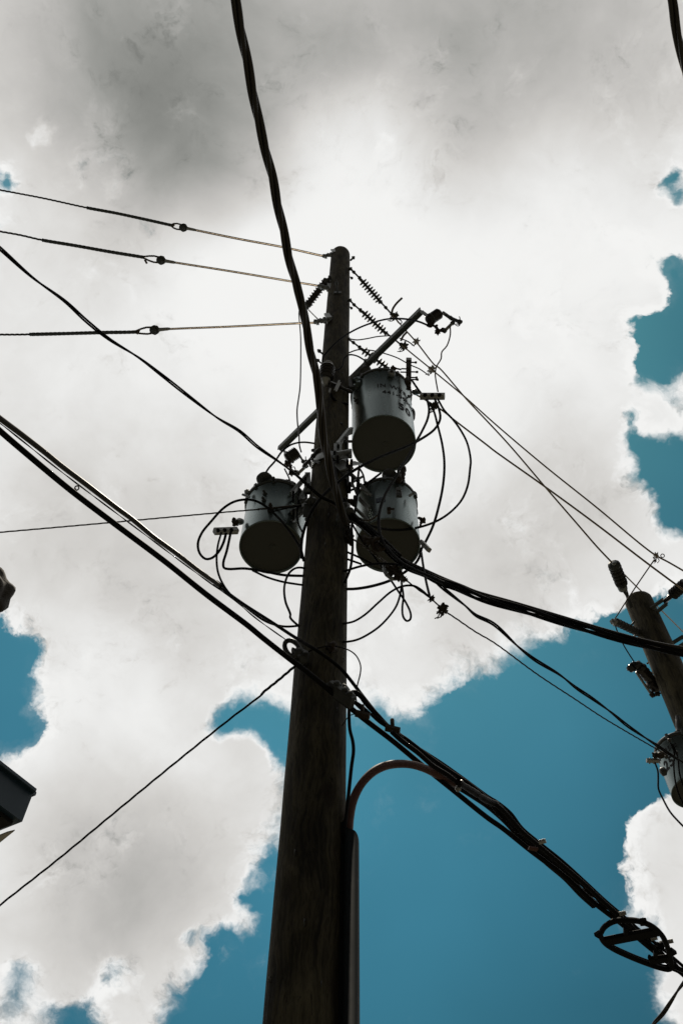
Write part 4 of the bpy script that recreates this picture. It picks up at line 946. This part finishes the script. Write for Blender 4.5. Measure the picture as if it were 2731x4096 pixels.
for i, (u, v) in enumerate(((1385, 1100), (1360, 1140))):
    c = Q(A7(u, v, Y=2.9)); tag(MB().blob(c, .012, i, n=6).build('strap_buckle', M_ALU), 'bright strap buckle on the conduit, %s' % ('upper of two' if i == 0 else 'lower of two'), 'buckle')
m_ = MB()
for (u, v) in ((540, 658), (1112, 1168), (1335, 1345), (1448, 1368)):
    c = Q(A8(u, v, Z=4.46)); m2 = MB().box(c, c+Vector((.03, -.012, .0)), .02, .012); tag(m2.build('cable_tag', M_ALU), {540: 'pale strap on the bundle below the taped wrap', 1112: 'pale strap on the bundle just above the slack loop', 1335: 'pale strap inside the slack loop', 1448: 'tiny pale strap on the right rim of the slack loop'}[u], 'strap')
c = Q(A8(500, 697, Z=4.42)); tag(MB().box(c+Vector((-.02, 0, 0)), c+Vector((.02, .01, 0)), .02, .01).build('cable_tag', M_CONDUIT), 'brownish tag on the underside of the bundle', 'tag')
W('drop_cable', 'black cable bulging beside the pole down into the grey riser guard', 'cable', [A7(603, 560, Y=2.84), A7(602, 640), A7(608, 730), A7(628, 810), A7(633, 880), A7(620, 980), A7(605, 1120), A7(590, 1260), A7(578, 1360), A7(570, 1440), A7(566, 1500, Y=2.93)], 13, M_CABLE)
W('ground_wire', 'thin black wire looping off the pole face and down to the bolted clamp', 'wire', [A7(250, 252, Y=2.86), A7(310, 192), A7(400, 157), A7(490, 148, Y=2.83), A7(590, 170), A7(650, 212), A7(682, 280), A7(680, 340), A7(660, 420), A7(650, 500), A7(657, 548, Y=2.80)], 5, M_CABLE)
W('ground_wire', 'tiny wire curling off the pole edge under the black cable', 'wire', [A7(540, 725, Y=2.95), A7(580, 662), A7(605, 632), A7(635, 622, Y=2.86)], 3.5, M_CABLE)
W('down_guy', 'long thin twisted wire slanting from the pole to the lower left edge', 'guy wire', [A7(228, 285, Y=2.84), A7(110, 385), A7(0, 475), B5(1365, 235), B5(1200, 362), B5(900, 603), B5(600, 850), B5(300, 1098), B5(0, 1335), B5(-100, 1420, Z=4.4)], 8.5, M_CABLE, n=3, pitch=.3)
W('guy_grip', 'wrapped sleeve on the thin twisted wire next to the pole', 'grip', [A7(222, 290, Y=2.845), A7(110, 385), A7(0, 475), B5(1366, 234, Y=2.98)], 11, M_CABLE, n=3, pitch=.12)
# eye bolt for the comm strand, bolted clamp
t = thing('eye_bolt_clamp', Q(A7(215, 165, Y=2.86)), 'dark steel link and bolt holding the thin strand at the left pole edge', 'fitting')
c = Q(A7(208, 165, Y=2.85)); v = (c-CAM).normalized(); e1 = (Q(A7(240, 200, Y=2.85))-Q(A7(180, 130, Y=2.85))).normalized(); e2 = v.cross(e1).normalized()
child(t, 'link', MB().tube([c+e1*math.cos(q)*.062+e2*math.sin(q)*.030 for q in [2*math.pi*k/20 for k in range(20)]], .012, 8, True), M_DGALV)
child(t, 'bolt', MB().cyl(Q(A7(235, 185, Y=2.86)), Q(A7(300, 245, Y=2.86)), .018, 8).blob(Q(A7(250, 195, Y=2.85)), .03, 3, n=6, amp=.5).blob(Q(A7(285, 240, Y=2.86)), .035, 4, n=6, amp=.5).box(Q(A7(240, 262, Y=2.86)), Q(A7(305, 205, Y=2.86)), .02, .04), M_DGALV)
t = thing('suspension_clamp', Q(A7(540, 480, Y=2.8)), 'bolted steel clamp gripping the smooth black cable at the right pole edge', 'clamp')
child(t, 'plate', MB().box(Q(A7(468, 425, Y=2.765)), Q(A7(625, 545, Y=2.765)), .03, .055, Vector((0, -1, .4))).box(Q(A7(480, 412, Y=2.78)), Q(A7(500, 440, Y=2.78)), .03, .06), M_DGALV)
for (x, y) in ((516, 432), (572, 478), (608, 505)):
    c = Q(A7(x, y, Y=2.76)); child(t, 'bolt', MB().cyl(c+Vector((0, -.03, .0)), c+Vector((0, .05, 0)), .014, 8).cyl(c+Vector((0, -.015, 0)), c+Vector((0, .01, 0)), .026, 6), M_DGALV)
child(t, 'u_bolt', MB().tube([Q(A7(*q, Y=2.8)) for q in ((555, 425), (575, 432), (592, 455), (596, 480))], .012, 8), M_DGALV)
for (x, y, s, lb) in ((695, 615, 10, 'small black lump on top of the smooth cable right of the pole'), (905, 715, 9, 'upright clip where the thin cables meet below the clamp')):
    c = Q(A7(x, y, Y=2.83)); tag(MB().blob(c, S(s, c), x, n=6, amp=.6).cyl(c, c+Vector((0, -.0, .05)), .009, 8).box(c-Vector((.03, 0, 0)), c+Vector((.03, 0, -.02)), .03, .02).build('cable_clip', M_RUST), lb, 'clip')
child(mp, 'bolt', MB().blob(Q(A7(485, 152, Y=2.85)), .028, 3, n=6, amp=.5).cyl(Q(A7(490, 140, Y=2.80)), Q(A7(490, 165, Y=2.90)), .012, 8), M_RUST)

# riser guard on the pole
tp = B7(955, 545); zg = Q(tp, Y=2.95).z
gw = thing('riser_guard', Vector((PX+.2, 2.95, 0)), 'tall grey half round guard strapped to the lower right side of the pole', 'cable guard')
e_l, e_r = Q(B7(884, 560, Y=2.93)), Q(B7(1031, 560, Y=2.93)); wg = (e_r.x-e_l.x)
cx_ = (e_l.x+e_r.x)/2; m_ = MB(); vs = []; N = 22
for z in (0.0, zg-.02):
    for s in (1, .93):
        for i in range(N+1):
            q = math.pi+math.pi*i/N; x = math.cos(q); y = math.sin(q)
            x = math.copysign(abs(x)**.55, x); y = -abs(y)**.55
            zz = z if z == 0 else zg-.06*(math.cos(q)*.5+.5)
            vs.append(Vector((cx_+x*wg/2*s, 2.98+y*.085*s, zz)))
K = N+1; fs = []
for i in range(N):
    fs += [(i, i+1, 2*K+i+1, 2*K+i), (K+i, 3*K+i, 3*K+i+1, K+i+1), (2*K+i, 2*K+i+1, 3*K+i+1, 3*K+i)]
m_.add(vs, fs, True); child(gw, 'cover', m_, M_GUARD)
child(gw, 'flange', MB().box(Vector((e_l.x-.004, 2.955, 0)), Vector((e_l.x-.004, 2.955, zg+.035)), .016, .05, Vector((0, 1, 0))), M_GUARD)

# fibre slack loop (snowshoe)
ZL = 4.42
t = thing('slack_storage_loop', P(2560, 3780, Z=ZL), 'black teardrop shaped cable storage loop hung on the bundle at the lower right', 'cable loop')
out = [(975, 1315), (1005, 1262), (1070, 1222), (1160, 1212), (1260, 1222), (1340, 1252), (1410, 1312), (1448, 1385), (1470, 1460), (1482, 1530), (1470, 1560), (1420, 1555), (1300, 1516), (1180, 1468), (1060, 1410), (1000, 1365)]
rg = path3([A8(x, y, Z=ZL) for x, y in out+[out[0]]], 10)[:-1]
m_ = MB(); m_.tube(rg, S(11, rg[0]), 8, True); child(t, 'rim', m_, M_CABLE)
inn = [p+Vector((0, 0, .02)) for p in rg]; cc = sum(rg, Vector())/len(rg)
m_ = MB(); m_.tube([cc+(p-cc)*.97+Vector((0, 0, .015)) for p in rg], S(5, rg[0]), 8, True); child(t, 'stored_cable', m_, M_CABLE)
child(t, 'crossbar', MB().box(Q(A8(1000, 1365, Z=ZL)), Q(A8(1390, 1290, Z=ZL)), .055, .02), M_CABLE)
child(t, 'crossbar', MB().box(Q(A8(1325, 1500, Z=ZL)), Q(A8(1485, 1480, Z=ZL)), .045, .02), M_CABLE)
m_ = MB()
m_.box(Q(A8(1157, 1262, Z=ZL)), Q(A8(1157, 1310, Z=ZL)), .02, .02); m_.box(Q(A8(1370, 1430, Z=ZL)), Q(A8(1370, 1482, Z=ZL)), .02, .02)
for a, b in (((948, 1322), (980, 1302)), ((1282, 1208), (1282, 1240)), ((1470, 1425), (1502, 1448))): m_.box(Q(A8(*a, Z=ZL)), Q(A8(*b, Z=ZL)), .03, .02)
m_.tube([Q(A8(*q, Z=ZL)) for q in ((1350, 1496), (1330, 1492), (1325, 1478), (1327, 1465))], .008, 6)
m_.box(Q(A8(1275, 1212, Z=ZL)), Q(A8(1300, 1216, Z=ZL)), .02, .02); m_.blob(Q(A8(1410, 1392, Z=ZL+.05)), .018, 3, n=6, amp=.6); m_.box(Q(A8(1478, 1500, Z=ZL)), Q(A8(1495, 1560, Z=ZL)), .012, .02)
child(t, 'tab', m_, M_CABLE)
W('telecom_cable', 'cable leaving the tip of the slack loop to the right edge', 'cable', [A8(1470, 1555, Z=ZL), A8(1530, 1580), A8(1620, 1625, Z=ZL)], 9, M_CABLE)
W('drop_cable', 'twisted dark cable rising through the bottom right corner', 'cable', [A8(1320, 2010, Z=4.2), A8(1360, 1945), A8(1420, 1880), A8(1480, 1790), A8(1530, 1710), A8(1568, 1660), A8(1630, 1580, Z=4.3)], 15, M_CABLE2, n=2, pitch=.5)

# jumpers round the transformers
def J(label, pts, w_=9, m=M_CABLE, **k): return W('jumper_cable', label, 'cable', pts, w_, m, group=gj, **k)
J('thick cable from the connector block down across the 50 transformer into the heavy bundle', [A2(1060, 515, Y=2.84), A2(1077, 600), A2(1065, 680), A2(1015, 790), A2(970, 870), A2(900, 1000), A2(820, 1115), A4(880, 310, Y=2.74), A4(820, 410), A4(765, 505), A4(722, 620), A4(703, 730), A4(712, 850), A4(745, 940), A4(810, 1030), A4(900, 1115), A4(1010, 1180), A4(1150, 1240), A4(1300, 1310, Y=2.62)], 11)
J('long cable from the connector block across both the 50 tank and the pole', [A2(1125, 515, Y=2.84), A2(1160, 600), A2(1170, 680), A2(1125, 765), A2(1000, 855), A2(880, 915), A2(700, 985), A2(560, 1050, Y=2.74), A2(430, 1125), A2(330, 1200), A4(220, 505), A4(125, 620), A4(65, 745), A4(25, 870), A4(8, 980), A4(18, 1080, Y=2.84)], 10.5)
J('black cable from the 50 tank lid dropping right of it and curling back under', [A2(935, 360, Y=2.86), A2(990, 440), A2(1045, 510), A2(1110, 600), A2(1150, 740), A2(1188, 900), A2(1205, 1050), A4(1280, 420), A4(1240, 620), A4(1190, 790), A4(1130, 920), A4(1085, 1000), A4(1072, 1060), A4(1035, 1125), A4(960, 1190), A4(820, 1275), A4(650, 1330), A4(500, 1355), A4(380, 1358, Y=2.95)], 9.5)
J('widest loop swinging out right from the connector block and back to the pole', [A2(1150, 515, Y=2.83), A2(1205, 610), A2(1280, 690), A2(1350, 790), A2(1398, 890), A2(1425, 1030), A4(1522, 270), A4(1500, 430), A4(1445, 560), A4(1350, 665), A4(1230, 745), A4(1080, 800), A4(900, 828), A4(750, 820), A4(620, 785), A4(530, 735), A4(440, 670, Y=2.80)], 8.5)
J('cable falling straight between the pole and the lower right transformer', [A4(530, 255, Y=2.90), A4(515, 400), A4(508, 550), A4(485, 690), A4(462, 800), A4(470, 930), A4(467, 1040), A4(450, 1170), A4(400, 1300, Y=2.92)], 9)
J('short curved cable under the 50 transformer near the pole', [A4(528, 270, Y=2.92), A4(565, 335), A4(580, 420, Y=2.92)], 7)
J('cable slanting up from the pole behind the rim of the lower right transformer', [A4(390, 505, Y=2.95), A4(500, 452), A4(600, 408), A4(725, 318, Y=2.95)], 8)
J('cable ending in a narrow pale teardrop loop below the lower right transformer', [A4(400, 640, Y=2.80), A4(470, 780), A4(560, 930), A4(680, 1090), A4(780, 1230), A4(880, 1380), A4(950, 1485), A4(990, 1580), A4(985, 1630), A4(955, 1644), A4(922, 1605), A4(915, 1520), A4(925, 1430), A4(908, 1300), A4(905, 1190, Y=2.85)], 8)
J('cable from the pole passing under the lower right transformer into the bundle', [A4(390, 1200, Y=2.93), A4(550, 1152), A4(700, 1130), A4(860, 1138), A4(980, 1160), A4(1100, 1200, Y=2.72)], 9)
J('thin cable bridging from the pole up to the small messenger clamp', [A4(380, 1670, Y=2.93), A4(480, 1648), A4(580, 1588), A4(700, 1480), A4(820, 1378), A4(920, 1332), A4(1020, 1330), A4(1090, 1370), A4(1150, 1425, Y=2.73)], 8)
J('lowest curved cable from the pole up under the lower right transformer', [A7(550, 122, Y=2.93), A7(650, 105), A7(730, 68), A7(825, 0), A4(850, 1530), A4(890, 1430), A4(910, 1320, Y=2.84)], 8)
J('short cable from the side connector down to the messenger clamp', [A4(1085, 1030, Y=2.92), A4(1102, 1150), A4(1130, 1300), A4(1158, 1415, Y=2.73)], 9)
J('dark strands running behind the lower right tank from the pole, upper', [A4(395, 1015, Y=2.97), A4(520, 1070), A4(640, 1130, Y=3.0)], 8)
J('dark strands running behind the lower right tank from the pole, lower', [A4(395, 1080, Y=2.97), A4(550, 1135, Y=3.0)], 8)
J('pole side cable running beside the heavy bundle over the wood', [B8(900, 0, Y=2.80), B8(880, 250), B8(930, 500), B8(990, 750), B8(1090, 980), B8(1140, 1200), B8(1180, 1450), B8(1260, 1700), B8(1340, 1950), B8(1400, 2200), A4(465, 900, Y=2.80)], 9)
J('second pole side cable running over the wood to the transformers', [B8(870, 0, Y=2.79), B8(900, 300), B8(940, 560), B8(1030, 780), B8(1110, 1000), B8(1170, 1250), B8(1220, 1480), B8(1290, 1680), B8(1400, 1900), A4(560, 760), A4(680, 850), A4(800, 960), A4(900, 1060, Y=2.74)], 9)
J('cable dropping from the left connector block towards the pole', [A3(355, 1125, Y=2.88), A3(320, 1250), A3(305, 1400), A3(320, 1540), A3(370, 1660), A3(450, 1770), B4(1200, 1132), B4(1285, 1190), B4(1370, 1213), B4(1460, 1208, Y=2.95)], 8)
J('cable curling out left of its connector block and over the left tank', [A3(405, 1125, Y=2.88), A3(380, 1220), A3(330, 1320), A3(260, 1388), A3(190, 1400), A3(128, 1340), A3(110, 1240), A3(150, 1130), A3(250, 1005), A3(370, 875), A3(480, 805), A3(590, 780), A3(700, 790), A3(800, 838), A3(900, 920, Y=2.80), A3(1000, 1025), A3(1100, 1155), A3(1180, 1290), A3(1215, 1420, Y=2.88)], 9.5)
J('cable bent sharply under the left tank towards the pole', [A3(455, 1110, Y=2.88), A3(410, 1320), A3(375, 1440), A3(382, 1492), A3(430, 1505), A3(600, 1500), A3(800, 1530), A3(1000, 1568), A3(1230, 1578, Y=2.95)], 9.5)
J('cable sagging below the left tank towards the pole', [A3(680, 1520, Y=3.0), A3(830, 1590), A3(1000, 1640), A3(1220, 1675, Y=2.95)], 8)
J('narrow hoop hanging at the left edge of the pole below the tank', [A3(1230, 1500, Y=2.95), A3(1180, 1490), A3(1120, 1500), A3(1060, 1550), A3(1022, 1640), A3(1010, 1720), A3(1025, 1850), A3(1075, 1980), B4(1400, 1170), B4(1450, 1220, Y=2.95)], 8.5)
J('lead arching from the left tank bushing up to the pole', [A3(805, 520, Y=2.97), A3(850, 450), A3(900, 395), A3(935, 350), A3(980, 285), A3(1060, 218), A3(1130, 190), A3(1220, 180), A3(1345, 195, Y=2.98)], 7)
J('vertical lead beside the pole edge in front of the left tank', [A3(1165, 640, Y=2.92), A3(1150, 850), A3(1152, 1010), A3(1210, 1140, Y=2.94)], 7)
J('short lead from the left cutout down to the left tank lid', [A3(1015, 460, Y=3.2), A3(1050, 530), A3(1085, 610, Y=3.05)], 6)
W('messenger_wire', 'thin level wire from the left edge to the casting on the pole', 'wire', [B4(-60, 764, Z=6.2), B4(0, 759), B4(500, 715), B4(1050, 665), A3(740, 882), A3(1000, 858), A3(1195, 836, Y=2.93)], 6, M_RUST, n=3, pitch=.2)
W('guy_grip', 'smooth sleeve on the thin level wire before the left tank', 'grip', [A3(738, 882, Y=2.985), A3(1000, 858), A3(1195, 836, Y=2.925)], 9, M_DGALV)
W('messenger_tail', 'dark tail of the thin level wire in front of the left tank', 'wire', [A3(890, 905, Y=2.93), A3(1000, 878), A3(1190, 842, Y=2.92)], 6, M_CABLE)
J('long arched lead from the arrester up over to the right cutout', [A2(190, 235, Y=2.80), A1(375, 945), A1(430, 872), A1(530, 782), A1(650, 712, Y=2.74), A1(790, 660), A1(900, 637), A1(1030, 640), A1(1120, 658), A1(1200, 690, Y=2.38)], 6.5)
J('thin lead between the pole and the middle dead end', [A1(585, 795, Y=2.97), A1(640, 803), A1(720, 793), A1(800, 777), A1(895, 770, Z=ZI2)], 4.5, M_RUST)
J('thin brown lead arching behind the grey arm to the pale clamp', [A1(575, 905, Y=2.99), A1(650, 880), A1(760, 886), A1(860, 910), A1(960, 945), A1(1060, 1000), A1(1130, 1030), A1(1205, 1082, Z=ZI2-.15)], 4.5, M_RUST)
J('bent lead from the arrester over to the grey bushing cone', [A1(440, 1038, Y=2.80), A1(500, 1033), A1(528, 1003), A1(540, 950), A1(580, 920), A1(640, 928), A1(710, 968, Y=2.95)], 6)
J('crooked brown lead from the right cutout down to the connector block', [A1(1370, 690, Y=2.36), A1(1372, 760), A1(1345, 850), A1(1305, 898), A1(1300, 950), A1(1265, 1010), A1(1254, 1065), A1(1270, 1180), A2(1152, 455, Y=2.84)], 5, M_STRAND)
J('tail of cable sticking up from the topmost dead end clamp', [A1(912, 600, Z=ZI1), A1(922, 560), A1(950, 518), A1(995, 474, Z=ZI1)], 8, M_STRAND)
J('short tail curving off the middle dead end clamp', [A1(985, 810, Z=ZI2), A1(1005, 770), A1(1035, 740, Z=ZI2)], 8, M_STRAND)
J('thin tie between the two upper wires right of the arm', [A1(975, 790, Z=ZI2), A1(1040, 815), A1(1090, 852, Z=ZI2)], 4.5, M_RUST)
J('small tie loop on the topmost dead end clamp', [A1(930, 632, Z=ZI1), A1(985, 650), A1(992, 668), A1(975, 675), A1(955, 655, Z=ZI1)], 4, M_RUST)
W('riser_wire', 'very thin wire hanging from the post insulator down to the left cutout', 'wire', [A1(200, 545, Z=ZI4), A1(188, 580), A1(190, 640), A1(200, 760), A1(202, 900), A1(196, 1176), B8(562, 0), B8(542, 150), B8(548, 350), B8(572, 560), B8(580, 720), B8(606, 815, Y=3.35)], 5, M_CABLE2)
J('twisted tie wire from the post insulator to the lowest left clamp', [A1(255, 560, Z=ZI4), A1(285, 590), A1(340, 645, Y=2.92)], 4, M_STRAND)
J('short black strap curving from the arrester to the 50 tank', [A2(255, 465, Y=2.82), A2(275, 510), A2(320, 545), A2(400, 557, Y=2.92)], 10)
J('curly tie of bare wire on the pole under the crossing cables', [A4(230, 545, Y=2.84), A4(280, 590), A4(330, 625), A4(380, 660, Y=2.82)], 9, M_STRAND, n=3, pitch=.06)
J('pale bare strand looping behind the main bundle', [A4(430, 640, Y=2.80), A4(520, 715), A4(600, 745), A4(650, 730), A4(700, 690, Y=2.80)], 6, M_STRAND, n=3, pitch=.1)
J('pale bare strand running under the lower right tank', [A4(480, 915, Y=2.84), A4(560, 965), A4(650, 1030), A4(760, 1110), A4(850, 1180), A4(960, 1280, Y=2.77)], 8, M_STRAND, n=3, pitch=.12)
J('second pale strand from the pole to the dark dead end shoe', [A4(450, 745, Y=2.82), A4(520, 790), A4(600, 860), A4(680, 940, Y=2.80)], 8, M_DGALV, n=3, pitch=.12)
# dead end shoe and shackles in front of the lower right tank
t = thing('dead_end_shoe', Q(A4(690, 960, Y=2.79)), 'grey galvanised dead end shoe and shackle in front of the lower right tank', 'fitting')
c = Q(A4(705, 960, Y=2.78)); v = (c-CAM).normalized(); e1 = v.cross(Vector((0, 0, 1))).normalized(); e2 = e1.cross(v)
child(t, 'eye', HB().tube([c+(e1*math.cos(q)+e2*math.sin(q))*.034 for q in [k*math.pi/9 for k in range(18)]], .010, 8, True), M_RUST)
child(t, 'body', HB().box(Q(A4(560, 890, Y=2.80)), Q(A4(720, 1000, Y=2.78)), .05, .04).blob(Q(A4(620, 930, Y=2.79)), .055, 3, n=8, amp=.6).blob(Q(A4(670, 940, Y=2.79)), .05, 4, n=8, amp=.6), M_RUST)
child(t, 'lower_eye', HB().tube([Q(A4(*q, Y=2.80)) for q in ((755, 1150), (752, 1190), (775, 1230), (820, 1265), (858, 1265))], .011, 8), M_GALV)
child(t, 'turnbuckle', HB().box(Q(A4(780, 1160, Y=2.78)), Q(A4(930, 1270, Y=2.77)), .05, .04).blob(Q(A4(830, 1195, Y=2.78)), .05, 6, n=8, amp=.7).blob(Q(A4(885, 1240, Y=2.78)), .045, 7, n=8, amp=.7), M_RUST)
t = thing('pole_hook', Q(A4(355, 700, Y=2.84)), 'angular dark steel hook bolted on the pole face under the bundle', 'hook')
child(t, 'plate', HB().box(Q(A4(325, 765, Y=2.86)), Q(A4(350, 670, Y=2.86)), .02, .06, Vector((0, 1, 0))).box(Q(A4(325, 765, Y=2.86)), Q(A4(400, 715, Y=2.84)), .02, .05, Vector((0, 1, 0))), M_DGALV)
child(t, 'spool', HB().lathe(Q(A4(395, 610, Y=2.80)), Q(A4(450, 680, Y=2.80)), [(0, .05), (.2, .06), (.4, .04), (.6, .04), (.8, .06), (1, .05)], 16), M_DGALV)

# ------------------------------------------------------------------ fittings on the second pole
t = shed_insulator('post_insulator', 'black barrel insulator standing on top of the second pole', A6(305, 222, D=8.35), A6(358, 355, D=8.5), 5, 26, 20, m=M_PORC)
m_ = HB().lathe(Q(A6(352, 345, D=8.48)), Q(A6(362, 385, D=8.52)), [(0, .045), (1, .045)], 14).lathe(Q(A6(362, 378, D=8.52)), Q(A6(376, 412, D=8.55)), [(0, .06), (.3, .085), (.8, .08), (1, .04)], 18)
m_.cyl(Q(A6(300, 195, D=8.33)), Q(A6(308, 225, D=8.35)), .04, 12)
child(t, 'neck', m_, M_GALV)
child(t, 'bracket', HB().box(Q(A6(372, 410, D=8.55)), Q(A6(400, 450, D=8.6)), .05, .02).box(Q(A6(395, 395, D=8.6)), Q(A6(410, 445, D=8.6)), .03, .02).box(Q(A6(400, 440, D=8.62)), Q(A6(438, 550, D=8.62)), .07, .02, Vector((0, 1, 0))), M_DGALV)
t = shed_insulator('post_insulator', 'ribbed grey post insulator sticking out left of the second pole', A6(330, 668, D=8.2), A6(520, 760, D=8.5), 8, 17, 13, m=M_POLY)
child(t, 'clamp_top', HB().box(Q(A6(285, 655, D=8.15)), Q(A6(325, 662, D=8.2)), .08, .06).blob(Q(A6(305, 665, D=8.15)), .055, 3, n=8, amp=.4), M_ALU)
child(t, 'base', HB().lathe(Q(A6(515, 757, D=8.5)), Q(A6(560, 775, D=8.6)), [(0, .05), (.4, .09), (1, .1)], 14), M_RUST)
def fork(label, pts, D):
    t = thing('insulator_bracket', Q(pts[0], D=D), label, 'bracket', 'forked brackets on the second pole')
    for a, b in ((pts[0], pts[1]), (pts[2], pts[3])): child(t, 'prong', HB().box(Q(a, D=D), Q(b, D=D), .06, .05), M_DGALV)
    child(t, 'bridge', HB().box(Q(pts[1], D=D), Q(pts[3], D=D), .06, .05), M_DGALV)
    return t
t = fork('upper forked bracket with spiny insulator on the right of the second pole', [A6(588, 555), A6(690, 485), A6(618, 600), A6(715, 520)], 8.6)
t = fork('lower forked bracket on the right edge of the second pole', [A6(740, 840), A6(845, 775), A6(770, 885), A6(870, 820)], 8.4)
p0, p1 = Q(A6(700, 500, D=8.55)), Q(A6(880, 345, D=8.3)); prof = [(0, .04), (.25, .045), (.3, .03)]
for i in range(6): a = .36+i*.1; prof += [(a, .028), (a+.012, .105), (a+.024, .028)]
prof += [(1, .028)]
tag(HB().lathe(p0, p1, prof, 20).build('spiny_insulator', M_PORC), 'black rod insulator with thin wide discs at the right edge', 'insulator')
for k, (a, b) in enumerate((((460, 660), (435, 690)), ((470, 765), (445, 790)), ((590, 965), (562, 988)), ((625, 1040), (600, 1062)))):
    p = Q(A6(*a, D=8.55)); rod(p2, 'bolt', p, Q(A6(*b, D=8.5)), S(4, p), nut=False)
hb = HB()
for (x, y) in ((617, 985), (680, 1065)): c = Q(A6(x, y, D=8.42)); hb.cyl(c+Vector((0, .05, 0)), c+Vector((0, -.01, 0)), .02, 10)
child(p2, 'bolt_head', hb, M_INK)
t = thing('fuse_cutout', Q(A6(560, 1080, D=8.1)), 'black fuse cutout hanging left of the second pole', 'fuse cutout')
child(t, 'insulator_body', HB().lathe(Q(A6(500, 1010, D=8.0)), Q(A6(590, 1120, D=8.1)), [(0, .06), (.15, .1), (.3, .085), (.42, .1), (.55, .085), (.68, .1), (.8, .085), (.92, .09), (1, .06)], 18), M_PORC)
child(t, 'insulator_body', HB().lathe(Q(A6(572, 1130, D=8.1)), Q(A6(660, 1195, D=8.1)), [(0, .07), (.2, .11), (.4, .09), (.6, .11), (.8, .09), (1, .05)], 18), M_PORC)
child(t, 'top_contact', HB().blob(Q(A6(485, 1000, D=8.0)), .075, 3, (1.2, 1, .8), 8, .3).blob(Q(A6(435, 1025, D=8.0)), .065, 5, (1.2, 1, .9), 8, .3).box(Q(A6(430, 985, D=8.0)), Q(A6(465, 1010, D=8.0)), .03, .02), M_PORC)
child(t, 'fuse_tube', HB().cyl(Q(A6(475, 1055, D=8.0)), Q(A6(590, 1225, D=8.05)), .022, 12), M_GALV)
child(t, 'hinge', HB().blob(Q(A6(600, 1232, D=8.05)), .045, 5, n=6, amp=.7).blob(Q(A6(640, 1225, D=8.1)), .04, 6, n=6, amp=.7), M_RUST)
child(t, 'mounting_bracket', HB().box(Q(A6(620, 1130, D=8.15)), Q(A6(745, 1200, D=8.35)), .05, .04).box(Q(A6(690, 1060, D=8.38)), Q(A6(735, 1150, D=8.36)), .09, .02, Vector((0, 1, 0))), M_DGALV)
W('jumper_cable', 'thin lead from the hanging cutout across the second pole', 'cable', [A6(655, 1230, D=8.1), A6(690, 1200), A6(740, 1165), A6(800, 1162), A6(880, 1175, D=8.1)], 5)
W('jumper_cable', 'curved lead from the 25 transformer bushing over the second pole', 'cable', [A6(782, 1415, D=7.6), A6(780, 1370), A6(800, 1330), A6(840, 1318), A6(900, 1325, D=7.8)], 6)
W('drop_cable', 'black cable falling from the 25 transformer connector to the right edge', 'cable', [A6(622, 1765, D=6.85), A6(645, 1830), A6(648, 1900), A6(650, 1970), A6(690, 2060), A6(740, 2150), A6(800, 2220), A6(900, 2320, D=6.2)], 7)
W('jumper_cable', 'black cable draped down the face of the 25 transformer', 'cable', [A6(740, 1600, D=6.6), A6(772, 1680), A6(770, 1800), A6(790, 1950), A6(840, 2080), A6(900, 2150, D=6.4)], 6)
W('jumper_cable', 'second cable draped over the 25 transformer nearer the edge', 'cable', [A6(760, 1620, D=6.6), A6(800, 1720), A6(815, 1850), A6(850, 1960), A6(900, 2050, D=6.4)], 6)

print('BLD', [tuple(round(c, 2) for c in q) for q in pl], 'T1', R1, z1-b1.z, b1[:], 'P2', P2X, P2Y, p2t.z, 'ZT', ZT, ZTOP)
for o in bpy.data.objects:
    if '_b' in o: del o['_b']
